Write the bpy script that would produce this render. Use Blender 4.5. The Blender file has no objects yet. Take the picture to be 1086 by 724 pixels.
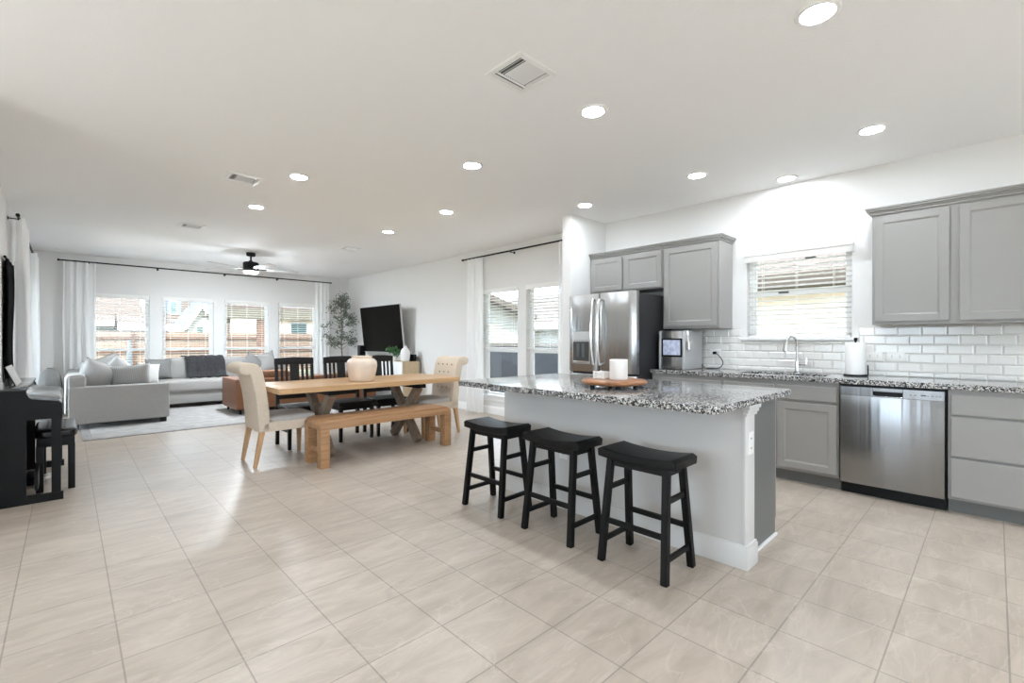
import bpy, bmesh, math, random
from mathutils import Vector, Matrix, Euler
random.seed(7)
C = bpy.context.scene.collection
S = bpy.context.scene
R = math.radians
PI = math.pi

# ------------------------------------------------------------------ camera, sky, sun, exposure
cam = bpy.data.objects.new('camera', bpy.data.cameras.new('camera'))
C.objects.link(cam)
cam.data.sensor_width = 36.0
cam.data.lens = 36.0 * 492.0 / 1086.0
cam.data.clip_start = 0.05
cam.data.clip_end = 300
cam.location = (0, 0, 1.22)
cam.rotation_euler = (R(90 - 0.15), 0, R(-43.8))
S.camera = cam

world = bpy.data.worlds.new('sky')
S.world = world
world.use_nodes = True
_bg = world.node_tree.nodes['Background']
_bg.inputs['Color'].default_value = (0.70, 0.85, 1.0, 1)
_bg.inputs['Strength'].default_value = 4.0

sun = bpy.data.objects.new('sun', bpy.data.lights.new('sun', 'SUN'))
C.objects.link(sun)
sun.data.energy = 6.0
sun.data.angle = R(1.0)
sun.data.color = (1.0, 0.95, 0.87)
sun.rotation_euler = (R(32), 0, R(-28))

LENS_STRENGTH = 106.0
S.view_settings.view_transform = 'Standard'
S.view_settings.look = 'None'
S.view_settings.gamma = 1.0
S.view_settings.use_curve_mapping = False
S.view_settings.exposure = 1.3
S.cycles.use_denoising = True
S.cycles.max_bounces = 16
S.cycles.diffuse_bounces = 12
S.cycles.glossy_bounces = 5
S.cycles.transparent_max_bounces = 24
S.cycles.sample_clamp_indirect = 6.0
S.cycles.caustics_reflective = False
S.cycles.caustics_refractive = False

XW, YF, XL, ZC = 5.08, 11.2, -0.47, 2.74      # right wall, far wall, left wall, ceiling

# ------------------------------------------------------------------ materials
def srgb(r, g, b):
    f = lambda c: (c / 255 / 12.92) if c / 255 <= 0.04045 else ((c / 255 + 0.055) / 1.055) ** 2.4
    return (f(r), f(g), f(b), 1)

def new_mat(name):
    m = bpy.data.materials.new(name)
    m.use_nodes = True
    nt = m.node_tree
    return m, nt, nt.nodes['Principled BSDF']

def mat(name, col, rough=0.5, metal=0.0, var=0.0, scale=8.0, bump=0.0, bscale=60.0, stretch=(1, 1, 1), spec=None, coat=0.0):
    m, nt, b = new_mat(name)
    b.inputs['Base Color'].default_value = col
    b.inputs['Roughness'].default_value = rough
    b.inputs['Metallic'].default_value = metal
    if spec is not None:
        b.inputs['Specular IOR Level'].default_value = spec
    if coat:
        b.inputs['Coat Weight'].default_value = coat
        b.inputs['Coat Roughness'].default_value = 0.1
    tc = nt.nodes.new('ShaderNodeTexCoord')
    mp = nt.nodes.new('ShaderNodeMapping')
    mp.inputs['Scale'].default_value = stretch
    nt.links.new(tc.outputs['Object'], mp.inputs['Vector'])
    if var > 0:
        n = nt.nodes.new('ShaderNodeTexNoise')
        n.inputs['Scale'].default_value = scale
        n.inputs['Detail'].default_value = 5
        nt.links.new(mp.outputs['Vector'], n.inputs['Vector'])
        cr = nt.nodes.new('ShaderNodeValToRGB')
        cr.color_ramp.elements[0].position = 0.3
        cr.color_ramp.elements[1].position = 0.7
        cr.color_ramp.elements[0].color = tuple(c * (1 - var) for c in col[:3]) + (1,)
        cr.color_ramp.elements[1].color = tuple(min(1, c * (1 + var)) for c in col[:3]) + (1,)
        nt.links.new(n.outputs['Fac'], cr.inputs['Fac'])
        nt.links.new(cr.outputs['Color'], b.inputs['Base Color'])
    if bump > 0:
        n2 = nt.nodes.new('ShaderNodeTexNoise')
        n2.inputs['Scale'].default_value = bscale
        n2.inputs['Detail'].default_value = 3
        nt.links.new(mp.outputs['Vector'], n2.inputs['Vector'])
        bp = nt.nodes.new('ShaderNodeBump')
        bp.inputs['Strength'].default_value = bump
        bp.inputs['Distance'].default_value = 0.01
        nt.links.new(n2.outputs['Fac'], bp.inputs['Height'])
        nt.links.new(bp.outputs['Normal'], b.inputs['Normal'])
    return m

def wood(name, c1, c2, rough=0.45, axis='x', scale=3.0, spec=0.5):
    m, nt, b = new_mat(name)
    tc = nt.nodes.new('ShaderNodeTexCoord')
    mp = nt.nodes.new('ShaderNodeMapping')
    mp.inputs['Scale'].default_value = {'x': (1, 14, 14), 'y': (14, 1, 14), 'z': (14, 14, 1)}[axis]
    nt.links.new(tc.outputs['Object'], mp.inputs['Vector'])
    n = nt.nodes.new('ShaderNodeTexNoise')
    n.inputs['Scale'].default_value = scale
    n.inputs['Detail'].default_value = 6
    n.inputs['Distortion'].default_value = 0.6
    nt.links.new(mp.outputs['Vector'], n.inputs['Vector'])
    cr = nt.nodes.new('ShaderNodeValToRGB')
    cr.color_ramp.elements[0].position = 0.32
    cr.color_ramp.elements[1].position = 0.68
    cr.color_ramp.elements[0].color = c1
    cr.color_ramp.elements[1].color = c2
    nt.links.new(n.outputs['Fac'], cr.inputs['Fac'])
    nt.links.new(cr.outputs['Color'], b.inputs['Base Color'])
    b.inputs['Roughness'].default_value = rough
    b.inputs['Specular IOR Level'].default_value = spec
    return m

def emit(name, col, strength):
    m, nt, b = new_mat(name)
    b.inputs['Base Color'].default_value = (0.9, 0.9, 0.9, 1)
    b.inputs['Emission Color'].default_value = col
    b.inputs['Emission Strength'].default_value = strength
    return m

def floor_mat():
    m, nt, b = new_mat('floor_tile')
    L = nt.links.new
    tc = nt.nodes.new('ShaderNodeTexCoord')
    mp = nt.nodes.new('ShaderNodeMapping')
    mp.inputs['Location'].default_value = (0.1854 + 0.3351 * 20, -2.3079 + 0.3351 * 30, 0)
    L(tc.outputs['Object'], mp.inputs['Vector'])
    br = nt.nodes.new('ShaderNodeTexBrick')
    br.offset = 0.0
    br.squash = 1.0
    br.inputs['Scale'].default_value = 1.0
    br.inputs['Brick Width'].default_value = 0.3351
    br.inputs['Row Height'].default_value = 0.3351
    br.inputs['Mortar Size'].default_value = 0.0030
    br.inputs['Mortar Smooth'].default_value = 0.1
    br.inputs['Bias'].default_value = 0.0
    br.inputs['Color1'].default_value = srgb(188, 176, 163)
    br.inputs['Color2'].default_value = srgb(180, 168, 155)
    br.inputs['Mortar'].default_value = srgb(150, 140, 129)
    L(mp.outputs['Vector'], br.inputs['Vector'])
    # stone veins, stretched across X
    mp2 = nt.nodes.new('ShaderNodeMapping')
    mp2.inputs['Scale'].default_value = (0.9, 3.0, 1)
    mp2.inputs['Rotation'].default_value = (0, 0, 0.5)
    L(tc.outputs['Object'], mp2.inputs['Vector'])
    n = nt.nodes.new('ShaderNodeTexNoise')
    n.inputs['Scale'].default_value = 3.2
    n.inputs['Detail'].default_value = 9
    n.inputs['Roughness'].default_value = 0.62
    n.inputs['Distortion'].default_value = 0.9
    L(mp2.outputs['Vector'], n.inputs['Vector'])
    cr = nt.nodes.new('ShaderNodeValToRGB')
    cr.color_ramp.elements[0].position = 0.30
    cr.color_ramp.elements[1].position = 0.72
    cr.color_ramp.elements[0].color = (0.80, 0.78, 0.76, 1)
    cr.color_ramp.elements[1].color = (1.10, 1.10, 1.10, 1)
    L(n.outputs['Fac'], cr.inputs['Fac'])
    mx = nt.nodes.new('ShaderNodeMix')
    mx.data_type = 'RGBA'
    mx.blend_type = 'MULTIPLY'
    mx.inputs[0].default_value = 1.0
    L(br.outputs['Color'], mx.inputs[6])
    L(cr.outputs['Color'], mx.inputs[7])
    # thin light veins
    n3 = nt.nodes.new('ShaderNodeTexNoise')
    n3.inputs['Scale'].default_value = 1.6
    n3.inputs['Detail'].default_value = 8
    n3.inputs['Distortion'].default_value = 1.4
    L(mp2.outputs['Vector'], n3.inputs['Vector'])
    cr3 = nt.nodes.new('ShaderNodeValToRGB')
    e = cr3.color_ramp.elements
    e[0].position = 0.485
    e[0].color = (0, 0, 0, 1)
    e[1].position = 0.50
    e[1].color = (0.22, 0.22, 0.22, 1)
    e2 = e.new(0.515)
    e2.color = (0, 0, 0, 1)
    L(n3.outputs['Fac'], cr3.inputs['Fac'])
    mx2 = nt.nodes.new('ShaderNodeMix')
    mx2.data_type = 'RGBA'
    L(cr3.outputs['Color'], mx2.inputs[0])
    L(mx.outputs[2], mx2.inputs[6])
    mx2.inputs[7].default_value = srgb(214, 204, 192)
    L(mx2.outputs[2], b.inputs['Base Color'])
    b.inputs['Roughness'].default_value = 0.34
    mr = nt.nodes.new('ShaderNodeMapRange')
    mr.inputs['To Min'].default_value = 0.26
    mr.inputs['To Max'].default_value = 0.46
    L(n.outputs['Fac'], mr.inputs['Value'])
    L(mr.outputs['Result'], b.inputs['Roughness'])
    ad = nt.nodes.new('ShaderNodeMath')
    ad.operation = 'MULTIPLY_ADD'
    L(br.outputs['Fac'], ad.inputs[0])
    ad.inputs[1].default_value = -0.6
    L(n.outputs['Fac'], ad.inputs[2])
    bp = nt.nodes.new('ShaderNodeBump')
    bp.inputs['Strength'].default_value = 0.18
    bp.inputs['Distance'].default_value = 0.02
    L(ad.outputs['Value'], bp.inputs['Height'])
    L(bp.outputs['Normal'], b.inputs['Normal'])
    return m

def granite_mat():
    m, nt, b = new_mat('speckled_granite')
    L = nt.links.new
    tc = nt.nodes.new('ShaderNodeTexCoord')
    v = nt.nodes.new('ShaderNodeTexVoronoi')
    v.inputs['Scale'].default_value = 150
    L(tc.outputs['Object'], v.inputs['Vector'])
    sp = nt.nodes.new('ShaderNodeSeparateColor')
    L(v.outputs['Color'], sp.inputs['Color'])
    n = nt.nodes.new('ShaderNodeTexNoise')
    n.inputs['Scale'].default_value = 55
    n.inputs['Detail'].default_value = 4
    L(tc.outputs['Object'], n.inputs['Vector'])
    ad = nt.nodes.new('ShaderNodeMath')
    ad.operation = 'MULTIPLY_ADD'
    L(n.outputs['Fac'], ad.inputs[0])
    ad.inputs[1].default_value = 0.9
    sb = nt.nodes.new('ShaderNodeMath')
    sb.operation = 'MULTIPLY_ADD'
    L(sp.outputs[0], sb.inputs[0])
    sb.inputs[1].default_value = 0.75
    sb.inputs[2].default_value = -0.32
    L(sb.outputs['Value'], ad.inputs[2])
    cr = nt.nodes.new('ShaderNodeValToRGB')
    cr.color_ramp.interpolation = 'CONSTANT'
    e = cr.color_ramp.elements
    e[0].position = 0.0
    e[0].color = srgb(28, 28, 29)
    e[1].position = 0.37
    e[1].color = srgb(86, 85, 85)
    for p, c in ((0.46, (128, 127, 126)), (0.57, (166, 165, 163)), (0.72, (204, 203, 200))):
        k = e.new(p)
        k.color = srgb(*c)
    L(ad.outputs['Value'], cr.inputs['Fac'])
    L(cr.outputs['Color'], b.inputs['Base Color'])
    b.inputs['Roughness'].default_value = 0.12
    b.inputs['Specular IOR Level'].default_value = 0.6
    return m

def steel_mat(name, col=(0.62, 0.62, 0.62, 1), rough=0.27, axis='z'):
    m, nt, b = new_mat(name)
    L = nt.links.new
    b.inputs['Base Color'].default_value = col
    b.inputs['Metallic'].default_value = 1.0
    b.inputs['Roughness'].default_value = rough
    tc = nt.nodes.new('ShaderNodeTexCoord')
    mp = nt.nodes.new('ShaderNodeMapping')
    mp.inputs['Scale'].default_value = {'z': (1, 6, 0.2), 'y': (1, 0.25, 220)}[axis]
    L(tc.outputs['Object'], mp.inputs['Vector'])
    n = nt.nodes.new('ShaderNodeTexNoise')
    n.inputs['Scale'].default_value = 2.0
    n.inputs['Detail'].default_value = 2
    L(mp.outputs['Vector'], n.inputs['Vector'])
    bp = nt.nodes.new('ShaderNodeBump')
    bp.inputs['Strength'].default_value = 0.3
    bp.inputs['Distance'].default_value = 0.02
    L(n.outputs['Fac'], bp.inputs['Height'])
    L(bp.outputs['Normal'], b.inputs['Normal'])
    return m

def cloth_sheer(name):
    m, nt, b = new_mat(name)
    L = nt.links.new
    out = nt.nodes['Material Output']
    d = nt.nodes.new('ShaderNodeBsdfDiffuse')
    d.inputs['Color'].default_value = (0.96, 0.96, 0.96, 1)
    t = nt.nodes.new('ShaderNodeBsdfTranslucent')
    t.inputs['Color'].default_value = (0.96, 0.96, 0.96, 1)
    mx = nt.nodes.new('ShaderNodeMixShader')
    mx.inputs[0].default_value = 0.30
    L(d.outputs[0], mx.inputs[1])
    L(t.outputs[0], mx.inputs[2])
    tr = nt.nodes.new('ShaderNodeBsdfTransparent')
    mx2 = nt.nodes.new('ShaderNodeMixShader')
    mx2.inputs[0].default_value = 0.06
    L(mx.outputs[0], mx2.inputs[1])
    L(tr.outputs[0], mx2.inputs[2])
    L(mx2.outputs[0], out.inputs['Surface'])
    return m

def pane_mat():
    m, nt, b = new_mat('window_glass')
    L = nt.links.new
    out = nt.nodes['Material Output']
    tr = nt.nodes.new('ShaderNodeBsdfTransparent')
    tr.inputs['Color'].default_value = (0.97, 0.98, 0.98, 1)
    gl = nt.nodes.new('ShaderNodeBsdfGlossy')
    gl.inputs['Roughness'].default_value = 0.02
    fr = nt.nodes.new('ShaderNodeFresnel')
    fr.inputs['IOR'].default_value = 1.25
    mx = nt.nodes.new('ShaderNodeMixShader')
    L(fr.outputs[0], mx.inputs[0])
    L(tr.outputs[0], mx.inputs[1])
    L(gl.outputs[0], mx.inputs[2])
    L(mx.outputs[0], out.inputs['Surface'])
    return m

def stripes(name, c1, c2, axis, period, duty, rough=0.7):
    """two-colour courses (brick rows, shingles, siding laps, corrugation)"""
    m, nt, b = new_mat(name)
    L = nt.links.new
    tc = nt.nodes.new('ShaderNodeTexCoord')
    sx = nt.nodes.new('ShaderNodeSeparateXYZ')
    L(tc.outputs['Object'], sx.inputs[0])
    dv = nt.nodes.new('ShaderNodeMath')
    dv.operation = 'DIVIDE'
    L(sx.outputs['XYZ'.index(axis)], dv.inputs[0])
    dv.inputs[1].default_value = period
    fr = nt.nodes.new('ShaderNodeMath')
    fr.operation = 'FRACT'
    L(dv.outputs[0], fr.inputs[0])
    gt = nt.nodes.new('ShaderNodeMath')
    gt.operation = 'GREATER_THAN'
    L(fr.outputs[0], gt.inputs[0])
    gt.inputs[1].default_value = duty
    n = nt.nodes.new('ShaderNodeTexNoise')
    n.inputs['Scale'].default_value = 4
    n.inputs['Detail'].default_value = 5
    L(tc.outputs['Object'], n.inputs['Vector'])
    mx = nt.nodes.new('ShaderNodeMix')
    mx.data_type = 'RGBA'
    L(gt.outputs[0], mx.inputs[0])
    mx.inputs[6].default_value = c1
    mx.inputs[7].default_value = c2
    m2 = nt.nodes.new('ShaderNodeMix')
    m2.data_type = 'RGBA'
    m2.blend_type = 'MULTIPLY'
    m2.inputs[0].default_value = 0.35
    L(mx.outputs[2], m2.inputs[6])
    L(n.outputs['Fac'], m2.inputs[7])
    L(m2.outputs[2], b.inputs['Base Color'])
    b.inputs['Roughness'].default_value = rough
    return m

M = {}
M['wall'] = mat('wall_paint', srgb(226, 225, 223), 0.75, bump=0.04, bscale=120)
M['ceil'] = mat('ceiling_paint', srgb(245, 245, 245), 0.85, bump=0.12, bscale=90)
M['islandtrim'] = mat('pale_grey_trim_paint', srgb(206, 205, 203), 0.45)
M['trim'] = mat('white_trim_paint', srgb(238, 238, 237), 0.4)
M['floor'] = floor_mat()
M['granite'] = granite_mat()
M['cab'] = mat('grey_cabinet_paint', srgb(145, 143, 140), 0.42)
M['cabdark'] = mat('grey_cabinet_end_paint', srgb(106, 107, 106), 0.42)
M['knee'] = mat('grey_knee_wall_paint', srgb(200, 198, 195), 0.75, bump=0.06, bscale=110)
M['steel'] = steel_mat('brushed_stainless', (0.47, 0.47, 0.465, 1), 0.25)
M['steeldw'] = steel_mat('brushed_stainless_dishwasher', (0.30, 0.30, 0.30, 1), 0.27)
M['steelh'] = mat('polished_stainless', (0.72, 0.72, 0.72, 1), 0.16, 1.0)
M['chrome'] = mat('chrome', (0.75, 0.75, 0.75, 1), 0.08, 1.0)
M['black'] = mat('black_plastic', srgb(8, 8, 9), 0.4, spec=0.25)
M['fridge_side'] = mat('dark_grey_fridge_side', srgb(40, 40, 42), 0.5, spec=0.25)
M['stool'] = wood('black_stained_wood', srgb(6, 6, 6), srgb(11, 10, 10), 0.42, 'z', spec=0.25)
M['darkwood'] = wood('espresso_wood', srgb(12, 10, 10), srgb(22, 18, 17), 0.42, 'z', spec=0.3)
M['blackmetal'] = mat('black_metal', srgb(12, 12, 13), 0.5, spec=0.25)
M['tile'] = mat('white_glazed_tile', srgb(231, 229, 225), 0.13)
M['grout'] = mat('tile_grout', srgb(214, 211, 206), 0.8)
M['sheer'] = cloth_sheer('white_sheer_cloth')
M['pane'] = pane_mat()
M['slat'] = mat('white_blind_slat', srgb(236, 235, 232), 0.5)
M['oak'] = wood('light_oak', srgb(176, 138, 96), srgb(202, 166, 124), 0.36, 'x', 2.2)
M['oakleg'] = wood('pale_oak_leg', srgb(178, 142, 104), srgb(206, 170, 130), 0.5, 'z')
M['greywood'] = wood('weathered_grey_wood', srgb(128, 112, 96), srgb(156, 138, 120), 0.55, 'z')
M['benchwood'] = wood('bench_oak', srgb(148, 110, 76), srgb(178, 138, 100), 0.42, 'x', 2.2)
M['linen'] = mat('beige_linen', srgb(204, 189, 170), 0.85, var=0.05, scale=60, bump=0.1, bscale=300)
M['button'] = mat('shaded_linen_button', srgb(150, 132, 110), 0.8)  # linen colour darkened to paint the shade in the tuft dimples
M['linenshade'] = mat('shaded_linen', srgb(176, 172, 168), 0.85, var=0.05, scale=60, bump=0.1, bscale=300)  # the beige linen again, greyed to paint the shadow on the seats
M['sofa'] = mat('light_grey_sofa_fabric', srgb(158, 156, 153), 0.9, var=0.06, scale=90, bump=0.1, bscale=260)
M['pillow'] = mat('pale_grey_pillow', srgb(170, 168, 166), 0.9, var=0.05, scale=40, bump=0.12, bscale=160)
M['pillow_mid'] = mat('mid_grey_pillow', srgb(128, 127, 126), 0.9, var=0.05, scale=40, bump=0.12, bscale=160)
M['pillow_stripe'] = stripes('striped_pillow', srgb(176, 174, 171), srgb(160, 158, 156), 'X', 0.022, 0.55, 0.9)
M['pillow_white'] = mat('white_pillow', srgb(200, 199, 197), 0.9, var=0.03, scale=30)
M['bag'] = mat('grey_bag_cloth', srgb(112, 111, 109), 0.95, var=0.1, scale=40, bump=0.2, bscale=160)
M['knit'] = mat('charcoal_knit', srgb(52, 52, 54), 0.95, var=0.35, scale=50, bump=0.6, bscale=70)
M['throw'] = mat('white_throw', srgb(220, 218, 215), 0.95, bump=0.15, bscale=90)
M['leather'] = mat('cognac_leather', srgb(122, 78, 47), 0.42, var=0.14, scale=6, bump=0.06, bscale=220)
M['rug'] = mat('grey_patterned_rug', srgb(168, 166, 164), 0.95, var=0.16, scale=7, bump=0.2, bscale=200)
M['rugb'] = mat('rug_border', srgb(150, 148, 146), 0.95, var=0.22, scale=16)
M['piano'] = mat('black_piano_finish', srgb(10, 9, 9), 0.42, spec=0.22)
M['pianotop'] = mat('satin_black_lid', srgb(22, 21, 21), 0.22, coat=0.6)
M['leatherette'] = mat('black_leatherette', srgb(12, 12, 12), 0.24)
M['screen'] = mat('tv_screen', srgb(2, 2, 2), 0.35, spec=0.03)
M['silver'] = mat('silver_plastic', srgb(190, 190, 190), 0.35, 0.3)
M['whitecer'] = mat('white_ceramic', srgb(232, 231, 229), 0.3)
M['beigecer'] = mat('beige_ceramic', srgb(216, 198, 180), 0.22, var=0.04, scale=14)
M['console_wood'] = wood('pale_console_wood', srgb(186, 164, 132), srgb(208, 188, 156), 0.5, 'y')
M['console_white'] = mat('white_console_front', srgb(226, 228, 230), 0.4)
M['leaf'] = mat('olive_leaf', srgb(104, 112, 98), 0.6, var=0.3, scale=30)
M['leafgreen'] = mat('green_leaf', srgb(62, 108, 60), 0.5, var=0.3, scale=30)
M['bark'] = mat('grey_bark', srgb(116, 106, 96), 0.9, var=0.2, scale=30)
M['basket'] = mat('woven_basket', srgb(150, 132, 108), 0.9, var=0.2, scale=60, bump=0.4, bscale=80)
M['acacia'] = wood('acacia_wood', srgb(120, 76, 44), srgb(164, 112, 70), 0.4, 'y', 3)
M['frost'] = mat('frosted_white_glass', srgb(236, 236, 234), 0.3)
M['paper'] = mat('paper_towel', srgb(240, 239, 237), 0.95, bump=0.15, bscale=120)
M['plate'] = mat('white_outlet_plastic', srgb(236, 235, 232), 0.35)
M['slot'] = mat('dark_slot', srgb(60, 58, 56), 0.6)
M['hang'] = mat('black_fabric_hanging', srgb(20, 20, 21), 0.9, spec=0.1, var=0.5, scale=6, bump=0.4, bscale=20)
M['lens'] = emit('lamp_lens', (0.86, 0.93, 1.0, 1), LENS_STRENGTH)
M['fanlens'] = emit('fan_lamp_lens', (0.86, 0.93, 1.0, 1), 370.0)
M['icelight'] = mat('lit_ice_window', srgb(150, 156, 172), 0.2, var=0.4, scale=30)
M['icelight'].node_tree.nodes['Principled BSDF'].inputs['Emission Color'].default_value = (0.65, 0.72, 1.0, 1)
M['icelight'].node_tree.nodes['Principled BSDF'].inputs['Emission Strength'].default_value = 0.12
M['fanblade'] = mat('pale_fan_blade', srgb(196, 194, 190), 0.45)
M['ventdark'] = mat('vent_dark', srgb(90, 90, 90), 0.7)
M['brownsoffit'] = mat('brown_inside', srgb(92, 70, 52), 0.7)
# outdoors
M['lawn'] = mat('dry_lawn', srgb(112, 110, 80), 0.95, var=0.25, scale=3)
M['patio'] = mat('concrete_patio', srgb(206, 203, 198), 0.9, var=0.08, scale=4)
M['cedar'] = stripes('cedar_fence_boards', srgb(88, 68, 54), srgb(132, 111, 95), 'X', 0.15, 0.1)
M['cedarrail'] = mat('cedar_rail', srgb(80, 52, 34), 0.8, var=0.15, scale=6)
M['shingle'] = stripes('tan_roof_shingles', srgb(56, 44, 36), srgb(76, 61, 50), 'Z', 0.16, 0.15)
M['shinglegrey'] = stripes('grey_roof_shingles', srgb(56, 52, 50), srgb(70, 66, 62), 'Z', 0.16, 0.15)
M['stucco'] = mat('cream_wall', srgb(228, 208, 188), 0.9, var=0.03, scale=3)
M['siding'] = stripes('white_lap_siding', srgb(140, 136, 130), srgb(162, 158, 152), 'Z', 0.18, 0.12)
M['brick'] = stripes('tan_brick', srgb(82, 66, 55), srgb(98, 82, 70), 'Z', 0.085, 0.2)
M['fascia'] = mat('white_fascia', srgb(196, 194, 190), 0.6)
M['fasciabrown'] = mat('brown_fascia', srgb(66, 54, 42), 0.7)
M['soffit'] = mat('olive_soffit', srgb(74, 68, 54), 0.8)
M['shutter'] = mat('slate_shutter', srgb(96, 104, 114), 0.7)
M['houseglass'] = mat('house_window_glass', srgb(70, 90, 88), 0.15)
M['slate'] = stripes('slate_blue_boards', srgb(28, 30, 38), srgb(34, 37, 46), 'Y', 0.16, 0.06)
M['slaterail'] = mat('brown_cap_rail', srgb(96, 88, 82), 0.8)
M['greymetal'] = mat('grey_metal', srgb(90, 96, 98), 0.5, 0.4)

# ------------------------------------------------------------------ mesh builder
class MB:
    def __init__(self):
        self.bm = bmesh.new()

    def _add(self, tmp, mtx=None):
        if mtx is not None:
            tmp.transform(mtx)
        me = bpy.data.meshes.new('tmp')
        tmp.to_mesh(me)
        tmp.free()
        self.bm.from_mesh(me)
        bpy.data.meshes.remove(me)
        return self

    def box(self, a, b, bev=0.0, seg=2, mtx=None):
        t = bmesh.new()
        bmesh.ops.create_cube(t, size=1.0)
        lo = [min(a[i], b[i]) for i in range(3)]
        hi = [max(a[i], b[i]) for i in range(3)]
        for v in t.verts:
            v.co = Vector([lo[i] + (v.co[i] + 0.5) * (hi[i] - lo[i]) for i in range(3)])
        if bev > 0:
            bev = min(bev, 0.49 * min(hi[i] - lo[i] for i in range(3)))
            bmesh.ops.bevel(t, geom=list(t.edges), offset=bev, segments=seg, affect='EDGES', profile=0.6)
        return self._add(t, mtx)

    def prism(self, pts, axis, lo, hi, bev=0.0, seg=2, mtx=None):
        t = bmesh.new()
        def co(p, h):
            return {'x': (h, p[0], p[1]), 'y': (p[0], h, p[1]), 'z': (p[0], p[1], h)}[axis]
        A = [t.verts.new(co(p, lo)) for p in pts]
        B = [t.verts.new(co(p, hi)) for p in pts]
        n = len(pts)
        t.faces.new(A)
        t.faces.new(B[::-1])
        caps = []
        for i in range(n):
            j = (i + 1) % n
            t.faces.new((A[i], B[i], B[j], A[j]))
        bmesh.ops.recalc_face_normals(t, faces=list(t.faces))
        if bev > 0:
            t.edges.ensure_lookup_table()
            S_A, S_B = set(A), set(B)
            ed = [e for e in t.edges if (e.verts[0] in S_A and e.verts[1] in S_A) or (e.verts[0] in S_B and e.verts[1] in S_B)]
            bmesh.ops.bevel(t, geom=ed, offset=bev, segments=seg, affect='EDGES', profile=0.6)
        return self._add(t, mtx)

    def cyl(self, p, q, r0, r1=None, seg=16, caps=True):
        r1 = r0 if r1 is None else r1
        p, q = Vector(p), Vector(q)
        d = q - p
        t = bmesh.new()
        bmesh.ops.create_cone(t, cap_ends=caps, segments=seg, radius1=r0, radius2=r1, depth=d.length)
        rot = Vector((0, 0, 1)).rotation_difference(d.normalized()).to_matrix().to_4x4()
        return self._add(t, Matrix.Translation((p + q) / 2) @ rot)

    def beam(self, p, q, w, h, up=(0, 0, 1), w2=None, h2=None, bev=0.0):
        """square bar from p to q, w across, h along the up direction"""
        p, q = Vector(p), Vector(q)
        d = (q - p).normalized()
        x = d.cross(Vector(up))
        if x.length < 1e-4:
            x = d.cross(Vector((0, 1, 0)))
        x.normalize()
        y = x.cross(d).normalized()
        w2 = w if w2 is None else w2
        h2 = h if h2 is None else h2
        t = bmesh.new()
        A = [t.verts.new(p + x * (sx * w / 2) + y * (sy * h / 2)) for sx, sy in ((-1, -1), (1, -1), (1, 1), (-1, 1))]
        B = [t.verts.new(q + x * (sx * w2 / 2) + y * (sy * h2 / 2)) for sx, sy in ((-1, -1), (1, -1), (1, 1), (-1, 1))]
        t.faces.new(A[::-1])
        t.faces.new(B)
        for i in range(4):
            j = (i + 1) % 4
            t.faces.new((A[i], A[j], B[j], B[i]))
        bmesh.ops.recalc_face_normals(t, faces=list(t.faces))
        if bev > 0:
            bmesh.ops.bevel(t, geom=list(t.edges), offset=bev, segments=2, affect='EDGES')
        return self._add(t)

    def lathe(self, prof, c=(0, 0, 0), seg=32, axis='z'):
        t = bmesh.new()
        rings = []
        for r, z in prof:
            if r < 1e-5:
                rings.append([t.verts.new((0, 0, z))])
            else:
                rings.append([t.verts.new((r * math.cos(2 * PI * k / seg), r * math.sin(2 * PI * k / seg), z)) for k in range(seg)])
        for a, b in zip(rings, rings[1:]):
            for k in range(seg):
                l = (k + 1) % seg
                if len(a) == 1 and len(b) == 1:
                    continue
                if len(a) == 1:
                    t.faces.new((a[0], b[l], b[k]))
                elif len(b) == 1:
                    t.faces.new((a[k], a[l], b[0]))
                else:
                    t.faces.new((a[k], a[l], b[l], b[k]))
        bmesh.ops.recalc_face_normals(t, faces=list(t.faces))
        m = Matrix.Translation(c)
        if axis == 'x':
            m = m @ Matrix.Rotation(PI / 2, 4, 'Y')
        if axis == 'y':
            m = m @ Matrix.Rotation(-PI / 2, 4, 'X')
        return self._add(t, m)

    def tube(self, pts, r, seg=8):
        pts = [Vector(p) for p in pts]
        rs = r if isinstance(r, (list, tuple)) else [r] * len(pts)
        t = bmesh.new()
        prev = None
        up = Vector((0.3, 0.2, 0.93)).normalized()
        for i, p in enumerate(pts):
            d = (pts[min(i + 1, len(pts) - 1)] - pts[max(i - 1, 0)]).normalized()
            x = d.cross(up)
            if x.length < 0.05:
                x = d.cross(Vector((1, 0, 0)))
            x.normalize()
            up = x.cross(d).normalized()
            ring = [t.verts.new(p + rs[i] * (x * math.cos(2 * PI * k / seg) + up * math.sin(2 * PI * k / seg))) for k in range(seg)]
            if prev:
                for k in range(seg):
                    l = (k + 1) % seg
                    t.faces.new((prev[k], prev[l], ring[l], ring[k]))
            else:
                t.faces.new(ring[::-1])
            prev = ring
        t.faces.new(prev)
        bmesh.ops.recalc_face_normals(t, faces=list(t.faces))
        return self._add(t)

    def blob(self, c, half, p=2.0, n=10, mtx=None):
        """rounded box / ellipsoid"""
        t = bmesh.new()
        bmesh.ops.create_cube(t, size=2.0)
        bmesh.ops.subdivide_edges(t, edges=list(t.edges), cuts=n, use_grid_fill=True)
        for v in t.verts:
            d = Vector([math.copysign(math.sin(abs(x) * PI / 2) ** 0.9, x) for x in v.co])
            s = sum(abs(x) ** p for x in d) ** (1.0 / p)
            v.co = Vector([d[i] / s * half[i] for i in range(3)])
        m = Matrix.Translation(c)
        if mtx is not None:
            m = m @ mtx
        return self._add(t, m)

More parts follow.
